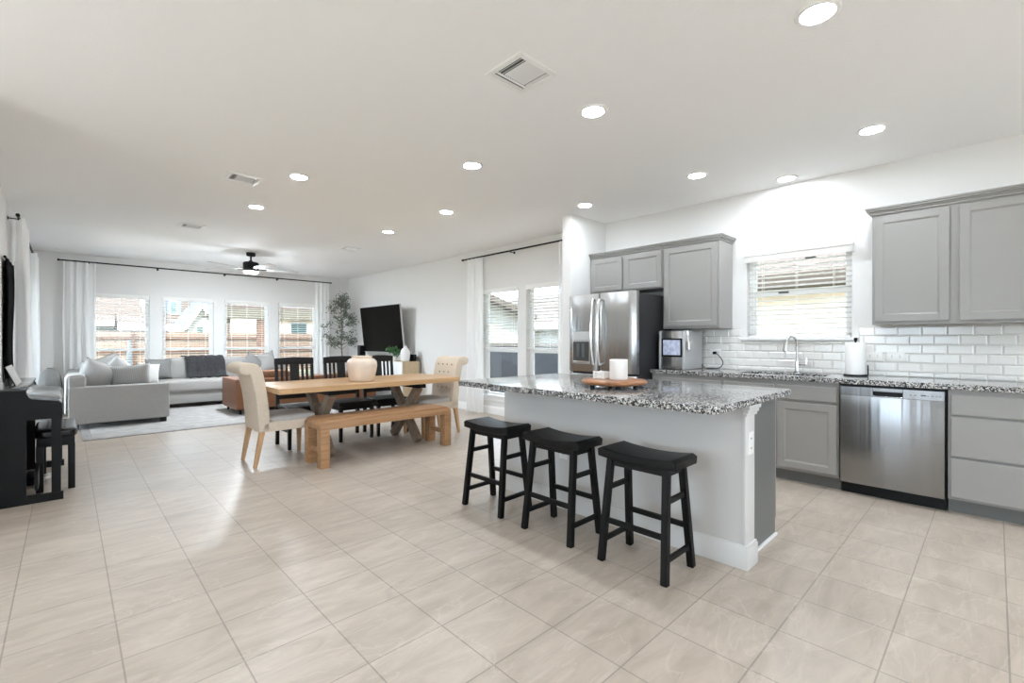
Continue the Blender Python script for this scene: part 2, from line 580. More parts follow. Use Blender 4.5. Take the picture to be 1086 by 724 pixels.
    def pillow(self, c, w, h, th, rot=(0, 0, 0), n=16):
        """square pillow: X wide, Z tall, Y thick, pulled-out corners"""
        t = bmesh.new()
        G = []
        for s in (1, -1):
            g = []
            for i in range(n + 1):
                row = []
                u = -1 + 2 * i / n
                for j in range(n + 1):
                    v = -1 + 2 * j / n
                    x = w / 2 * u * (1 - 0.09 * (1 - v * v) * abs(u))
                    z = h / 2 * v * (1 - 0.09 * (1 - u * u) * abs(v))
                    y = s * th / 2 * (max(0, (1 - u * u)) * max(0, (1 - v * v))) ** 0.42
                    row.append(t.verts.new((x, y, z)))
                g.append(row)
            G.append(g)
        for g in G:
            for i in range(n):
                for j in range(n):
                    t.faces.new((g[i][j], g[i + 1][j], g[i + 1][j + 1], g[i][j + 1]))
        bmesh.ops.remove_doubles(t, verts=list(t.verts), dist=1e-5)
        bmesh.ops.recalc_face_normals(t, faces=list(t.faces))
        return self._add(t, Matrix.Translation(c) @ Euler(rot).to_matrix().to_4x4())

    def sheet(self, fn, nu, nv):
        t = bmesh.new()
        g = [[t.verts.new(fn(i / nu, j / nv)) for j in range(nv + 1)] for i in range(nu + 1)]
        for i in range(nu):
            for j in range(nv):
                t.faces.new((g[i][j], g[i + 1][j], g[i + 1][j + 1], g[i][j + 1]))
        return self._add(t)

    def build(self, name, m, parent=None, loc=None, local=False, smooth=35, kind=None, label=None):
        """parts given in world coordinates unless local"""
        me = bpy.data.meshes.new(name)
        self.bm.to_mesh(me)
        self.bm.free()
        if smooth:
            me.polygons.foreach_set('use_smooth', [True] * len(me.polygons))
            me.set_sharp_from_angle(angle=R(smooth))
        me.materials.append(m)
        o = bpy.data.objects.new(name, me)
        C.objects.link(o)
        org = Vector((0, 0, 0))
        if parent is not None:
            o.parent = parent
            org = ORG[parent.name]
        elif loc is not None:
            org = Vector(loc)
            o.location = org
        if not local:
            me.transform(Matrix.Translation(-org))
        ORG[o.name] = org
        if kind:
            o['kind'] = kind
        if label:
            o['label'] = label
        return o

ORG = {}
def thing(name, label, cat, loc=(0, 0, 0), group=None, kind=None):
    o = bpy.data.objects.new(name, None)
    C.objects.link(o)
    o.location = loc
    o.empty_display_size = 0.1
    ORG[o.name] = Vector(loc)
    if kind:
        o['kind'] = kind
    if label:
        o['label'] = label
        o['category'] = cat
    if group:
        o['group'] = group
    return o

def tag(o, label, cat, group=None):
    o['label'] = label
    o['category'] = cat
    if group:
        o['group'] = group
    return o

def dup(root, loc, rotz=None, label=None):
    """copy of a thing with copies of its parts and sub-parts"""
    r = root.copy()
    C.objects.link(r)
    r.location = loc
    if rotz is not None:
        r.rotation_euler = (0, 0, rotz)
    if label:
        r['label'] = label
    for ch in list(root.children):
        c = ch.copy()
        C.objects.link(c)
        c.parent = r
        for g in list(ch.children):
            d = g.copy()
            C.objects.link(d)
            d.parent = c
    return r

# ------------------------------------------------------------------ the setting
def struct(name, mb, m, parent=None, **k):
    return mb.build(name, m, parent, kind='structure', **k)

struct('floor', MB().box((-3.6, -4.15, -0.12), (XW + 0.15, YF + 0.15, 0.0)), M['floor'])
struct('ceiling', MB().box((-3.6, -4.15, ZC), (XW + 0.15, YF + 0.15, ZC + 0.12)), M['ceil'])

FARWIN = [(0.275, 1.14), (1.33, 2.19), (2.385, 3.25), (3.44, 4.305)]
RWIN = [(4.12, 4.985), (5.17, 6.035)]
FZ = (0.31, 2.065)
KWIN = (0.895, 1.785, 1.232, 2.085)
def far(al, out, z):
    return (al, YF + out, z)
def right(al, out, z):
    return (XW + out, al, z)
def left(al, out, z):
    return (XL - out, al, z)

def wall(name, P, a0, a1, holes, thick=0.15):
    mb = MB()
    holes = sorted(holes)
    cur = a0
    for h0, h1, z0, z1 in holes:
        mb.box(P(cur, 0, 0), P(h0, thick, ZC))
        if z0 > 0:
            mb.box(P(h0, 0, 0), P(h1, thick, z0))
        mb.box(P(h0, 0, z1), P(h1, thick, ZC))
        cur = h1
    mb.box(P(cur, 0, 0), P(a1, thick, ZC))
    return struct(name, mb, M['wall'], smooth=0)

wall('wall_far', far, XL - 0.15, XW + 0.15, [(a, b) + FZ for a, b in FARWIN])
wall('wall_right', right, -4.0, YF, [(KWIN[0], KWIN[1], KWIN[2], KWIN[3])] + [(a, b) + FZ for a, b in RWIN])
wall('wall_left', left, 4.35, YF, [(8.35, 10.25, 0.0, 2.2)])
struct('wall_entry', MB().box((-3.45, 4.2, 0), (XL, 4.35, ZC)), M['wall'])
wall('wall_side', lambda al, out, z: (-3.45 - out, al, z), -4.0, 4.35, [(0.6, 3.0, 0.6, 2.3)])  # unseen side wall; its opening is added to let in fill daylight
wall('wall_back', lambda al, out, z: (al, -4.0 - out, z), -3.6, XW + 0.15, [(-2.6, -1.0, 0.9, 2.3), (0.8, 3.2, 0.9, 2.3)])  # unseen back wall; both openings are added as daylight fill
struct('wall_fridge', MB().box((4.36, 3.53, 0), (XW, 3.66, ZC)), M['wall'])

# baseboards
def base_profile():
    return [(0, 0), (0.016, 0), (0.016, 0.10), (0.011, 0.118), (0.006, 0.13), (0, 0.13)]
struct('baseboard_right', MB().prism([(XW - a, z) for a, z in base_profile()], 'y', 3.66, YF), M['trim'])
struct('baseboard_far', MB().prism([(YF - a, z) for a, z in base_profile()], 'x', XL, XW), M['trim'])
struct('baseboard_left', MB().prism([(XL + a, z) for a, z in base_profile()], 'y', 4.35, 8.3), M['trim'])
struct('baseboard_fridge', MB().prism([(3.66 + a, z) for a, z in base_profile()], 'x', 4.36, XW), M['trim'])

# windows (frame + sashes + panes + sill), each with its blind
def window(n, P, a0, a1, z0, z1, mid, apron=True, locks=False):
    o = thing('window_%d' % n, None, None, P((a0 + a1) / 2, 0.06, z0), kind='structure')
    f = MB()
    d0, d1, w = 0.085, 0.14, 0.04
    f.box(P(a0, d0, z0), P(a0 + w, d1, z1)).box(P(a1 - w, d0, z0), P(a1, d1, z1))
    f.box(P(a0, d0, z0), P(a1, d1, z0 + w)).box(P(a0, d0, z1 - w), P(a1, d1, z1))
    f.build('window_frame', M['trim'], o)
    s = MB()
    s.box(P(a0 + w, d0 + 0.005, mid - 0.028), P(a1 - w, d1 - 0.01, mid + 0.028), 0.004)
    for b0, b1, e0, e1 in ((a0 + w, a1 - w, z0 + w, mid), (a0 + w, a1 - w, mid, z1 - w)):
        s.box(P(b0, d0 + 0.012, e0), P(b0 + 0.022, d1 - 0.015, e1))
        s.box(P(b1 - 0.022, d0 + 0.012, e0), P(b1, d1 - 0.015, e1))
    s.build('window_sash', M['trim'], o)
    MB().box(P(a0 + w, 0.112, z0 + w), P(a1 - w, 0.116, z1 - w)).build('window_pane', M['pane'], o)
    sl = MB()
    sl.box(P(a0 - 0.05, -0.045, z0 - 0.012), P(a1 + 0.05, 0.085, z0 + 0.012), 0.006)
    if apron:
        sl.box(P(a0 - 0.03, -0.016, z0 - 0.09), P(a1 + 0.03, -0.001, z0 - 0.012), 0.003)
    sl.build('window_sill', M['trim'], o)
    if locks:
        lk = MB()
        for t, zz in ((0.36, mid - 0.005), (0.62, z1 - 0.075)):
            c = a0 + (a1 - a0) * (1 - t)
            lk.box(P(c - 0.045, d0 - 0.018, zz - 0.008), P(c + 0.045, d0, zz + 0.012), 0.004)
        lk.build('sash_lock', M['greymetal'], o)
    return o

def blind(P, a0, a1, z0, z1, label, group, pitch=0.047, tilt=0.0, vout=-0.012, vext=0.0, wand=True):
    o = thing('window_blind', label, 'blind', P((a0 + a1) / 2, 0.04, z0 + 0.02), group)
    v = MB()
    v.box(P(a0 - vext + 0.004, vout, z1 - 0.072), P(a1 + vext - 0.004, vout + 0.014, z1 + 0.002), 0.004)
    v.box(P(a0 + 0.006, vout + 0.014, z1 - 0.045), P(a1 - 0.006, 0.068, z1 - 0.004))
    if vext > 0:
        v.box(P(a0 - vext, vout - 0.014, z1 - 0.012), P(a1 + vext, vout + 0.014, z1 + 0.012), 0.005)
        v.box(P(a0 - vext, vout, z1 - 0.07), P(a0 - vext + 0.012, 0.0, z1))
        v.box(P(a1 + vext - 0.012, vout, z1 - 0.07), P(a1 + vext, 0.0, z1))
    v.build('valance', M['slat'], o)
    s = MB()
    z = z0 + 0.055
    dz = 0.025 * math.sin(R(tilt))
    while z < z1 - 0.075:
        q = [P(a0 + 0.008, 0.015, z + dz), P(a1 - 0.008, 0.015, z + dz), P(a1 - 0.008, 0.065, z - dz), P(a0 + 0.008, 0.065, z - dz)]
        t = s.bm
        A = [t.verts.new(Vector(p) + Vector((0, 0, 0.0015))) for p in q]
        B = [t.verts.new(Vector(p) - Vector((0, 0, 0.0015))) for p in q]
        t.faces.new(A)
        t.faces.new(B[::-1])
        for i in range(4):
            j = (i + 1) % 4
            t.faces.new((A[i], B[i], B[j], A[j]))
        z += pitch
    bmesh.ops.recalc_face_normals(s.bm, faces=list(s.bm.faces))
    s.build('slats', M['slat'], o, smooth=0)
    MB().box(P(a0 + 0.008, 0.015, z0 + 0.014), P(a1 - 0.008, 0.065, z0 + 0.034), 0.004).build('bottom_rail', M['slat'], o)
    c = MB()
    for t in (0.16, 0.5, 0.84):
        a = a0 + (a1 - a0) * t
        for out in (0.014, 0.066):
            c.box(P(a - 0.0015, out - 0.001, z0 + 0.03), P(a + 0.0015, out + 0.001, z1 - 0.05))
    c.build('ladder_cord', M['slat'], o, smooth=0)
    if wand:
        w0 = P(a0 + 0.075, 0.004, z1 - 0.07)
        w1 = P(a0 + 0.075, 0.004, z1 - 0.93)
        MB().cyl(w0, w1, 0.0045, seg=8).build('tilt_wand', M['ventdark'], o, label='tilt wand darkened to look backlit')  # the backlit look is put into the wand's dark colour
    return o

farlab = ['white slat blind in the living room window beside the left curtain',
          'white slat blind in the window behind the charcoal knit throw',
          'white slat blind in the window behind the leather sofa end',
          'white slat blind in the living room window beside the right curtain']
for k, (a, b) in enumerate(FARWIN):
    window(k + 1, far, a, b, FZ[0], FZ[1], 1.045)
    blind(far, a, b, FZ[0], FZ[1], farlab[k], 'blinds on the living room windows', tilt=5)
window(5, right, RWIN[1][0], RWIN[1][1], FZ[0], FZ[1], 1.055)
blind(right, RWIN[1][0], RWIN[1][1], 1.075, FZ[1], 'white slat blind in the side window nearer the tufted chair', 'blinds on the side windows', tilt=6, wand=False)
window(6, right, RWIN[0][0], RWIN[0][1], FZ[0], FZ[1], 1.055)
blind(right, RWIN[0][0], RWIN[0][1], 1.075, FZ[1], 'white slat blind in the side window nearest the refrigerator', 'blinds on the side windows', tilt=6, wand=False)
window(7, right, KWIN[0], KWIN[1], KWIN[2], KWIN[3], 1.70, apron=False, locks=True)
blind(right, KWIN[0], KWIN[1], KWIN[2], KWIN[3], 'white slat blind in the kitchen window above the sink', None, tilt=10, vout=-0.03, vext=0.02, wand=False)

# glazed door behind the left-hand curtains
dr = thing('door_1', None, None, (XL - 0.07, 9.3, 0), kind='structure')
f = MB()
for y in (8.35, 9.26, 10.17):
    f.box((XL - 0.12, y, 0.0), (XL - 0.05, y + 0.08, 2.2))
f.box((XL - 0.12, 8.35, 2.12), (XL - 0.05, 10.25, 2.2)).box((XL - 0.12, 8.35, 0), (XL - 0.05, 10.25, 0.09))
f.build('door_frame', M['trim'], dr)
MB().box((XL - 0.09, 8.43, 0.09), (XL - 0.085, 10.17, 2.12)).build('door_pane', M['pane'], dr)

# ------------------------------------------------------------------ kitchen backsplash (bevelled 3x6 tiles)
bs = MB()
bs.box((XW - 0.004, -0.6, 0.914), (XW, KWIN[0] - 0.052, 1.345)).box((XW - 0.004, KWIN[1] + 0.052, 0.914), (XW, 2.535, 1.345)).box((XW - 0.004, KWIN[0] - 0.052, 0.914), (XW, KWIN[1] + 0.052, 1.215))
struct('trim_1', bs, M['grout'], smooth=0)
tl = MB()
def btile(y0, y1, z0, z1):
    g, b = 0.0012, 0.009
    y0, y1, z0, z1 = y0 + g, y1 - g, z0 + g, z1 - g
    if y1 - y0 < 0.012 or z1 - z0 < 0.012:
        return
    b = min(b, (y1 - y0) * 0.35, (z1 - z0) * 0.35)
    t = tl.bm
    A = [t.verts.new((XW - 0.005, y, z)) for y, z in ((y0, z0), (y1, z0), (y1, z1), (y0, z1))]
    B = [t.verts.new((XW - 0.0105, y, z)) for y, z in ((y0 + b, z0 + b), (y1 - b, z0 + b), (y1 - b, z1 - b), (y0 + b, z1 - b))]
    t.faces.new(B[::-1])
    for i in range(4):
        j = (i + 1) % 4
        t.faces.new((A[i], A[j], B[j], B[i]))
TH, TW = 0.0765, 0.1535
z = 0.878
row = 0
while z < 1.34:
    z0, z1 = max(z, 0.914), min(z + TH, 1.343)
    y = 0.117 - 5 * TW if row % 2 == 1 else 0.043 - 5 * TW
    while y < 2.535:
        y0, y1 = max(y, -0.6), min(y + TW, 2.53)
        w0, w1 = KWIN[0] - 0.055, KWIN[1] + 0.055
        segs = [(y0, y1, z0, z1)]
        if z1 > 1.21:
            segs = []
            if y0 < w0:
                segs.append((y0, min(y1, w0), z0, z1))
            if y1 > w1:
                segs.append((max(y0, w1), y1, z0, z1))
            if y1 > w0 and y0 < w1:
                segs.append((max(y0, w0), min(y1, w1), z0, min(z1, 1.212)))
        for q in segs:
            if q[3] > q[2]:
                btile(*q)
        y += TW
    z += TH
    row += 1
bmesh.ops.recalc_face_normals(tl.bm, faces=list(tl.bm.faces))
struct('trim_2', tl, M['tile'], smooth=0)

# ------------------------------------------------------------------ kitchen cabinets
XF = 4.485        # face of the base cabinets
def shaker(y0, y1, z0, z1, xf, t=0.019, fw=0.056, recess=0.008):
    mb = MB()
    for a in ((y0, y0 + fw, z0, z1), (y1 - fw, y1, z0, z1), (y0 + fw - 0.002, y1 - fw + 0.002, z0, z0 + fw), (y0 + fw - 0.002, y1 - fw + 0.002, z1 - fw, z1)):
        mb.box((xf - t, a[0], a[2]), (xf, a[1], a[3]), 0.004, 2)
    mb.box((xf - t + recess, y0 + fw - 0.006, z0 + fw - 0.006), (xf, y1 - fw + 0.006, z1 - fw + 0.006))
    i0, i1, k0, k1 = y0 + fw, y1 - fw, z0 + fw, z1 - fw
    bw = 0.01
    for pts in (((i0, k0), (i1, k0), (i1 - bw, k0 + bw), (i0 + bw, k0 + bw)), ((i0, k1), (i0 + bw, k1 - bw), (i1 - bw, k1 - bw), (i1, k1)),
                ((i0, k0), (i0 + bw, k0 + bw), (i0 + bw, k1 - bw), (i0, k1)), ((i1, k0), (i1, k1), (i1 - bw, k1 - bw), (i1 - bw, k0 + bw))):
        v = [mb.bm.verts.new((xf - t + (0.002 if p in ((i0, k0), (i1, k0), (i1, k1), (i0, k1)) else recess), p[0], p[1])) for p in pts]
        mb.bm.faces.new(v)
    return mb
def slab(y0, y1, z0, z1, xf, t=0.019):
    return MB().box((xf - t, y0, z0), (xf, y1, z1), 0.006, 2)

def base_unit(label, y0, y1, fronts):
    o = thing('base_cabinet', label, 'cabinet', ((XF + XW) / 2, (y0 + y1) / 2, 0), 'grey base cabinets under the wall counter')
    cb_ = MB()
    cb_.box((XF, y0, 0.105), (XW - 0.002, y0 + 0.018, 0.874)).box((XF, y1 - 0.018, 0.105), (XW - 0.002, y1, 0.874))
    cb_.box((XF, y0 + 0.018, 0.105), (XW - 0.002, y1 - 0.018, 0.123)).box((XW - 0.012, y0 + 0.018, 0.123), (XW - 0.002, y1 - 0.018, 0.874))
    cb_.box((XF, y0 + 0.018, 0.123), (XF + 0.018, y1 - 0.018, 0.874))
    cb_.build('cabinet_body', M['cab'], o, smooth=0)
    MB().box((4.56, y0, 0.0), (4.58, y1, 0.105)).build('toe_kick', M['cabdark'], o, smooth=0)
    for k, a in fronts:
        if k == 'door':
            shaker(a[0], a[1], a[2], a[3], XF).build('door', M['cab'], o, smooth=0)
        else:
            slab(a[0], a[1], a[2], a[3], XF).build('drawer_front', M['cab'], o, smooth=0)
    return o
base_unit('grey sink base cabinet with two shaker doors left of the dishwasher', 0.872, 1.79,
          [('door', (0.885, 1.318, 0.13, 0.69)), ('door', (1.345, 1.775, 0.13, 0.69)), ('drawer', (0.885, 1.318, 0.715, 0.835)), ('drawer', (1.345, 1.775, 0.715, 0.835))])
base_unit('grey base cabinet between the sink and the refrigerator', 1.795, 2.525,
          [('door', (1.81, 2.15, 0.13, 0.69)), ('door', (2.17, 2.51, 0.13, 0.69)), ('drawer', (1.81, 2.51, 0.715, 0.835))])
base_unit('grey base cabinet with three stacked drawer fronts right of the dishwasher', -0.54, 0.232,
          [('drawer', (-0.52, 0.217, 0.70, 0.84)), ('drawer', (-0.52, 0.217, 0.41, 0.685)), ('drawer', (-0.52, 0.217, 0.122, 0.395))])

def crown(y0, y1, xf, zt, ret0=True, ret1=True):
    """stepped crown along the top front edge, returned along the exposed sides"""
    mb = MB()
    steps = ((0.0, 0.012, 0.016), (0.016, 0.020, 0.014), (0.030, 0.034, 0.014), (0.044, 0.042, 0.014))
    for dz, out, h in steps:
        mb.box((xf - out, y0 - (out if ret0 else 0), zt - 0.012 + dz), (XW - 0.002, y1 + (out if ret1 else 0), zt - 0.012 + dz + h), 0.003)
    return mb

XU = 4.75
def upper_unit(label, y0, y1, z0, z1, doors, ret0, ret1):
    o = thing('wall_cabinet', label, 'cabinet', ((XU + XW) / 2, (y0 + y1) / 2, z0), 'grey wall cabinets')
    mb = MB()
    mb.box((XU, y0, z0), (XW - 0.002, y1, z1))
    mb.build('cabinet_body', M['cab'], o, smooth=0)
    for a in doors:
        shaker(a[0], a[1], a[2], a[3], XU).build('door', M['cab'], o, smooth=0)
    crown(y0, y1, XU, z1, ret0, ret1).build('crown_moulding', M['cab'], o)
    return o
ZT = 2.245
upper_unit('grey wall cabinet right of the kitchen window', -0.30, 0.70, 1.345, ZT,
           [(0.240, 0.682, 1.368, 2.215), (-0.262, 0.185, 1.368, 2.215)], False, True)
upper_unit('tall grey wall cabinet with one door above the ice maker', 1.93, 2.54, 1.345, ZT, [(1.948, 2.522, 1.368, 2.215)], True, False)
upper_unit('short grey wall cabinet with two doors above the refrigerator', 2.541, 3.526, 1.80, ZT,
           [(2.556, 3.030, 1.815, 2.215), (3.060, 3.505, 1.815, 2.215)], False, False)

# ------------------------------------------------------------------ wall countertop, sink, tap
ct = MB()
SK = (4.56, 4.92, 1.00, 1.70)
for a in (((4.45, -0.60), (XW - 0.002, SK[2])), ((4.45, SK[3]), (XW - 0.002, 2.53)), ((4.45, SK[2]), (SK[0], SK[3])), ((SK[1], SK[2]), (XW - 0.002, SK[3]))):
    ct.box((a[0][0], a[0][1], 0.876), (a[1][0], a[1][1], 0.914), 0.002, 1)
tag(ct.build('countertop', M['granite'], loc=(4.76, 0.96, 0.876), smooth=0), 'speckled granite worktop along the kitchen wall under the tiles', 'countertop', 'granite worktops')
sk = MB()
x0, x1, y0, y1 = SK
sk.box((x0 - 0.012, y0 - 0.012, 0.66), (x1 + 0.012, y1 + 0.012, 0.668))
for a, b in (((x0 - 0.012, y0 - 0.012), (x0, y1 + 0.012)), ((x1, y0 - 0.012), (x1 + 0.012, y1 + 0.012)), ((x0, y0 - 0.012), (x1, y0)), ((x0, y1), (x1, y1 + 0.012))):
    sk.box((a[0], a[1], 0.668), (b[0], b[1], 0.8755))
so = thing('kitchen_sink', 'stainless undermount sink set in the granite below the window', 'sink', (4.74, 1.35, 0.66))
sk.build('basin', M['steel'], so)
MB().lathe([(0, 0.672), (0.03, 0.674), (0.045, 0.668)], (4.74, 1.35, 0)).build('drain', M['chrome'], so)

fo = thing('kitchen_faucet', 'chrome gooseneck faucet with pull-down head behind the sink', 'faucet', (4.985, 1.30, 0.914))
MB().lathe([(0, 0.914), (0.028, 0.914), (0.028, 0.925), (0.02, 0.935), (0.018, 1.02), (0.0, 1.02)], (4.985, 1.30, 0)).build('base', M['chrome'], fo)
pts = [(4.985, 1.30, 1.0), (4.985, 1.30, 1.16)]
for k in range(1, 10):
    a = PI * k / 9 * 0.95
    pts.append((4.985 - 0.055 * (1 - math.cos(a)), 1.30 + 0.06 * (1 - math.cos(a)) * 0.55, 1.16 + 0.095 * math.sin(a)))
MB().tube(pts, 0.012, 12).build('spout', M['chrome'], fo)
e = Vector(pts[-1])
MB().cyl(e + Vector((0, 0, 0.015)), e + Vector((-0.006, 0.004, -0.055)), 0.015, 0.021, 16).cyl(e + Vector((-0.006, 0.004, -0.055)), e + Vector((-0.008, 0.005, -0.068)), 0.021, 0.018, 16).build('spray_head', M['steelh'], fo)
MB().cyl((4.985, 1.30, 0.995), (4.975, 1.225, 0.995), 0.014, 0.012, 12).cyl((4.975, 1.225, 0.995), (4.985, 1.222, 1.06), 0.006, 0.004, 10).build('lever_handle', M['chrome'], fo)

# ------------------------------------------------------------------ dishwasher
dw = thing('dishwasher', 'stainless dishwasher with pocket handle under the wall counter', 'dishwasher', (4.75, 0.552, 0))
DY0, DY1 = 0.248, 0.86
MB().box((XF + 0.01, DY0 - 0.008, 0.105), (XW - 0.03, DY1 + 0.006, 0.872)).build('tub_body', M['black'], dw, smooth=0)
d = MB()
d.box((XF - 0.028, DY0, 0.098), (XF + 0.01, DY1, 0.788), 0.004)
d.build('door', M['steeldw'], dw)
cp = MB()
hy0, hy1 = 0.475, 0.652
for a in ((DY0, hy0, 0.788, 0.857), (hy1, DY1, 0.788, 0.857), (hy0, hy1, 0.836, 0.857), (hy0, hy1, 0.788, 0.795)):
    cp.box((XF - 0.030, a[0], a[2]), (XF + 0.01, a[1], a[3]), 0.0015, 1)
cpo = cp.build('control_panel', M['steeldw'], dw)
MB().box((XF - 0.004, hy0, 0.795), (XF + 0.01, hy1, 0.836)).build('handle_recess', M['black'], cpo, smooth=0)
MB().beam((XF - 0.024, hy0 + 0.002, 0.833), (XF - 0.024, hy1 - 0.002, 0.833), 0.010, 0.006, bev=0.002).build('handle', M['steeldw'], cpo)
ic = MB()
for y, w in ((0.43, 0.010), (0.405, 0.010), (0.36, 0.030), (0.335, 0.008), (0.312, 0.008), (0.29, 0.008), (0.272, 0.012)):
    ic.box((XF - 0.0308, y - w / 2, 0.816), (XF - 0.0295, y + w / 2, 0.824 if w > 0.02 else 0.821))
ic.build('buttons', M['slot'], cpo, smooth=0)
MB().box((4.545, DY0 - 0.006, 0.0), (4.57, DY1 + 0.004, 0.1)).build('toe_kick', M['black'], dw, smooth=0)

# ------------------------------------------------------------------ refrigerator
fr = thing('refrigerator', 'stainless French door refrigerator with water dispenser beside the end wall', 'refrigerator', (4.6, 2.99, 0))
FX = 4.20
f0, f1, fs = 2.553, 3.435, 3.02
MB().box((FX + 0.075, f0 + 0.008, 0.02), (4.99, f1 - 0.008, 1.715), 0.006).build('cabinet_body', M['fridge_side'], fr)
hg = MB()
for y in (f0 + 0.06, f1 - 0.06):
    hg.box((FX + 0.03, y - 0.035, 1.716), (FX + 0.14, y + 0.035, 1.738), 0.006)
hg.build('hinge_cover', M['black'], fr)
def fdoor(y0, y1, z0, z1, holes=None):
    """door with rounded vertical edges; the front bows out slightly"""
    n = 12
    prof = []
    for i in range(n + 1):
        t = i / n
        y = y0 + (y1 - y0) * t
        edge = min(t, 1 - t) * (y1 - y0)
        x = FX + 0.018 * (1 - min(1, edge / 0.03)) ** 2 + 0.006 * (2 * t - 1) ** 2
        prof.append((x, y))
    prof += [(FX + 0.07, y1), (FX + 0.07, y0)]
    return MB().prism(prof, 'z', z0, z1, 0.004)
LD = fdoor(fs + 0.003, f1, 0.868, 1.735)
ldo = LD.build('door', M['steel'], fr, label='left stainless door with dispenser')
fdoor(f0, fs - 0.003, 0.868, 1.735).build('door', M['steel'], fr, label='right stainless door')
fdoor(f0, f1, 0.09, 0.848).build('freezer_drawer', M['steel'], fr)
MB().box((FX + 0.03, f0 + 0.01, 0.0), (FX + 0.09, f1 - 0.01, 0.085)).build('toe_grille', M['black'], fr)
# dispenser
dp = thing_parent = MB()
dy0, dy1 = 3.125, 3.365
dp.box((FX - 0.006, dy0, 0.955), (FX + 0.004, dy1, 1.315), 0.003)
dpo = dp.build('dispenser_panel', M['silver'], ldo)
MB().box((FX - 0.008, dy0 + 0.008, 0.985), (FX - 0.002, dy1 - 0.008, 1.205)).build('dispenser_recess', M['slot'], ldo, smooth=0)
MB().box((FX - 0.020, dy0 + 0.015, 0.972), (FX - 0.004, dy1 - 0.015, 0.988), 0.003).build('drip_tray', M['steelh'], ldo)
pd = MB()
for y in (3.21, 3.28):
    pd.box((FX - 0.014, y - 0.022, 1.03), (FX - 0.006, y + 0.022, 1.185), 0.004)
pd.build('dispenser_paddle', M['greymetal'], ldo)
db = MB()
for k in range(6):
    db.box((FX - 0.0075, dy0 + 0.03 + 0.034 * k, 1.212), (FX - 0.0055, dy0 + 0.046 + 0.034 * k, 1.222))
db.build('dispenser_buttons', M['slot'], ldo, smooth=0)
for y, par in ((fs + 0.042, ldo), (fs - 0.042, fr)):
    h = MB()
    hp = []
    for k in range(13):
        t = k / 12
        hp.append((FX - 0.028 - 0.045 * math.sin(PI * t) ** 0.8, y, 0.95 + 0.72 * t))
    h.tube(hp, 0.0125, 10)
    h.cyl((FX + 0.002, y, 0.958), (FX - 0.03, y, 0.958), 0.012, seg=10).cyl((FX + 0.002, y, 1.662), (FX - 0.03, y, 1.662), 0.012, seg=10)
    h.build('handle', M['steelh'], par)
h = MB()
h.tube([(FX - 0.03 - 0.03 * math.sin(PI * k / 10), f0 + 0.08 + (f1 - f0 - 0.16) * k / 10, 0.76) for k in range(11)], 0.0125, 10)
h.cyl((FX + 0.004, f0 + 0.09, 0.76), (FX - 0.034, f0 + 0.09, 0.76), 0.012, seg=10).cyl((FX + 0.004, f1 - 0.09, 0.76), (FX - 0.034, f1 - 0.09, 0.76), 0.012, seg=10)
h.build('handle', M['steelh'], fr)

# ------------------------------------------------------------------ island
io = thing('kitchen_island', 'grey kitchen island base under the granite top, behind the black stools', 'island', (2.9, 1.85, 0))
IY0, IY1 = 0.93, 2.80
MB().box((2.60, IY0, 0), (2.725, IY1, 0.875)).build('knee_wall', M['knee'], io, smooth=0)
MB().box((2.725, IY0 + 0.03, 0.0), (3.215, IY1 - 0.02, 0.875)).build('cabinet_body', M['cabdark'], io, smooth=0)
MB().box((3.215, IY0 + 0.03, 0.10), (3.235, IY1 - 0.02, 0.86), 0.003).build('cabinet_face', M['cab'], io, smooth=0)
ip = MB()
ip.box((2.594, IY0 - 0.012, 0.0), (2.731, IY0, 0.875), 0.002)
ipo = ip.build('corner_post', M['islandtrim'], io, label='white corner post')
cm = MB()
for k, (o_, z0, z1) in enumerate(((0.010, 0.815, 0.832), (0.018, 0.832, 0.852), (0.026, 0.852, 0.8755))):
    cm.box((2.594 - 0.3 * o_, IY0 - 0.012 - o_, z0), (2.731 + o_, IY0, z1), 0.003)
cm.build('capital_moulding', M['islandtrim'], ipo)
bb = MB()
bb.box((2.584, IY0 - 0.027, 0.0), (2.60, IY1, 0.115), 0.003).box((2.5995, IY0 - 0.027, 0.0), (2.742, IY0 - 0.0115, 0.115), 0.003)
bb.box((2.588, IY0 - 0.023, 0.114), (2.60, IY1, 0.128), 0.003).box((2.5995, IY0 - 0.023, 0.114), (2.737, IY0 - 0.0115, 0.128), 0.003)
bb.build('baseboard', M['islandtrim'], io)
MB().box((2.742, IY0 + 0.014, 0.0), (3.215, IY0 + 0.03, 0.018), 0.006).build('shoe_moulding', M['trim'], io)
def outlet_face(P, a, z, parent=None, horizontal=True, name='wall_outlet', label=None, group=None, blank=False):
    w, h = (0.06, 0.037) if horizontal else (0.037, 0.06)
    c = P(a, -0.004, z)
    if parent is None:
        o = thing(name, label, 'outlet', c, group)
    else:
        o = parent
    pl = MB().box(P(a - w, -0.0065, z - h), P(a + w, 0, z + h), 0.002).build('cover_plate', M['plate'], o)
    s = MB()
    for k in (-1, 1):
        cc = (a + k * 0.026, z) if horizontal else (a, z + k * 0.026)
        for q in (-0.007, 0.007):
            if horizontal:
                s.box(P(cc[0] - 0.0045, -0.0075, cc[1] + q - 0.0015), P(cc[0] + 0.0045, -0.006, cc[1] + q + 0.0015))
            else:
                s.box(P(cc[0] + q - 0.0015, -0.0075, cc[1] - 0.0045), P(cc[0] + q + 0.0015, -0.006, cc[1] + 0.0045))
    s.build('socket_slots', M['slot'], pl, smooth=0)
    return o
outlet_face(lambda a, out, z: (a, IY0 - 0.012 + out, z), 2.662, 0.665, name='wall_outlet', horizontal=False, label='white outlet on the corner post of the island', group='white outlets')
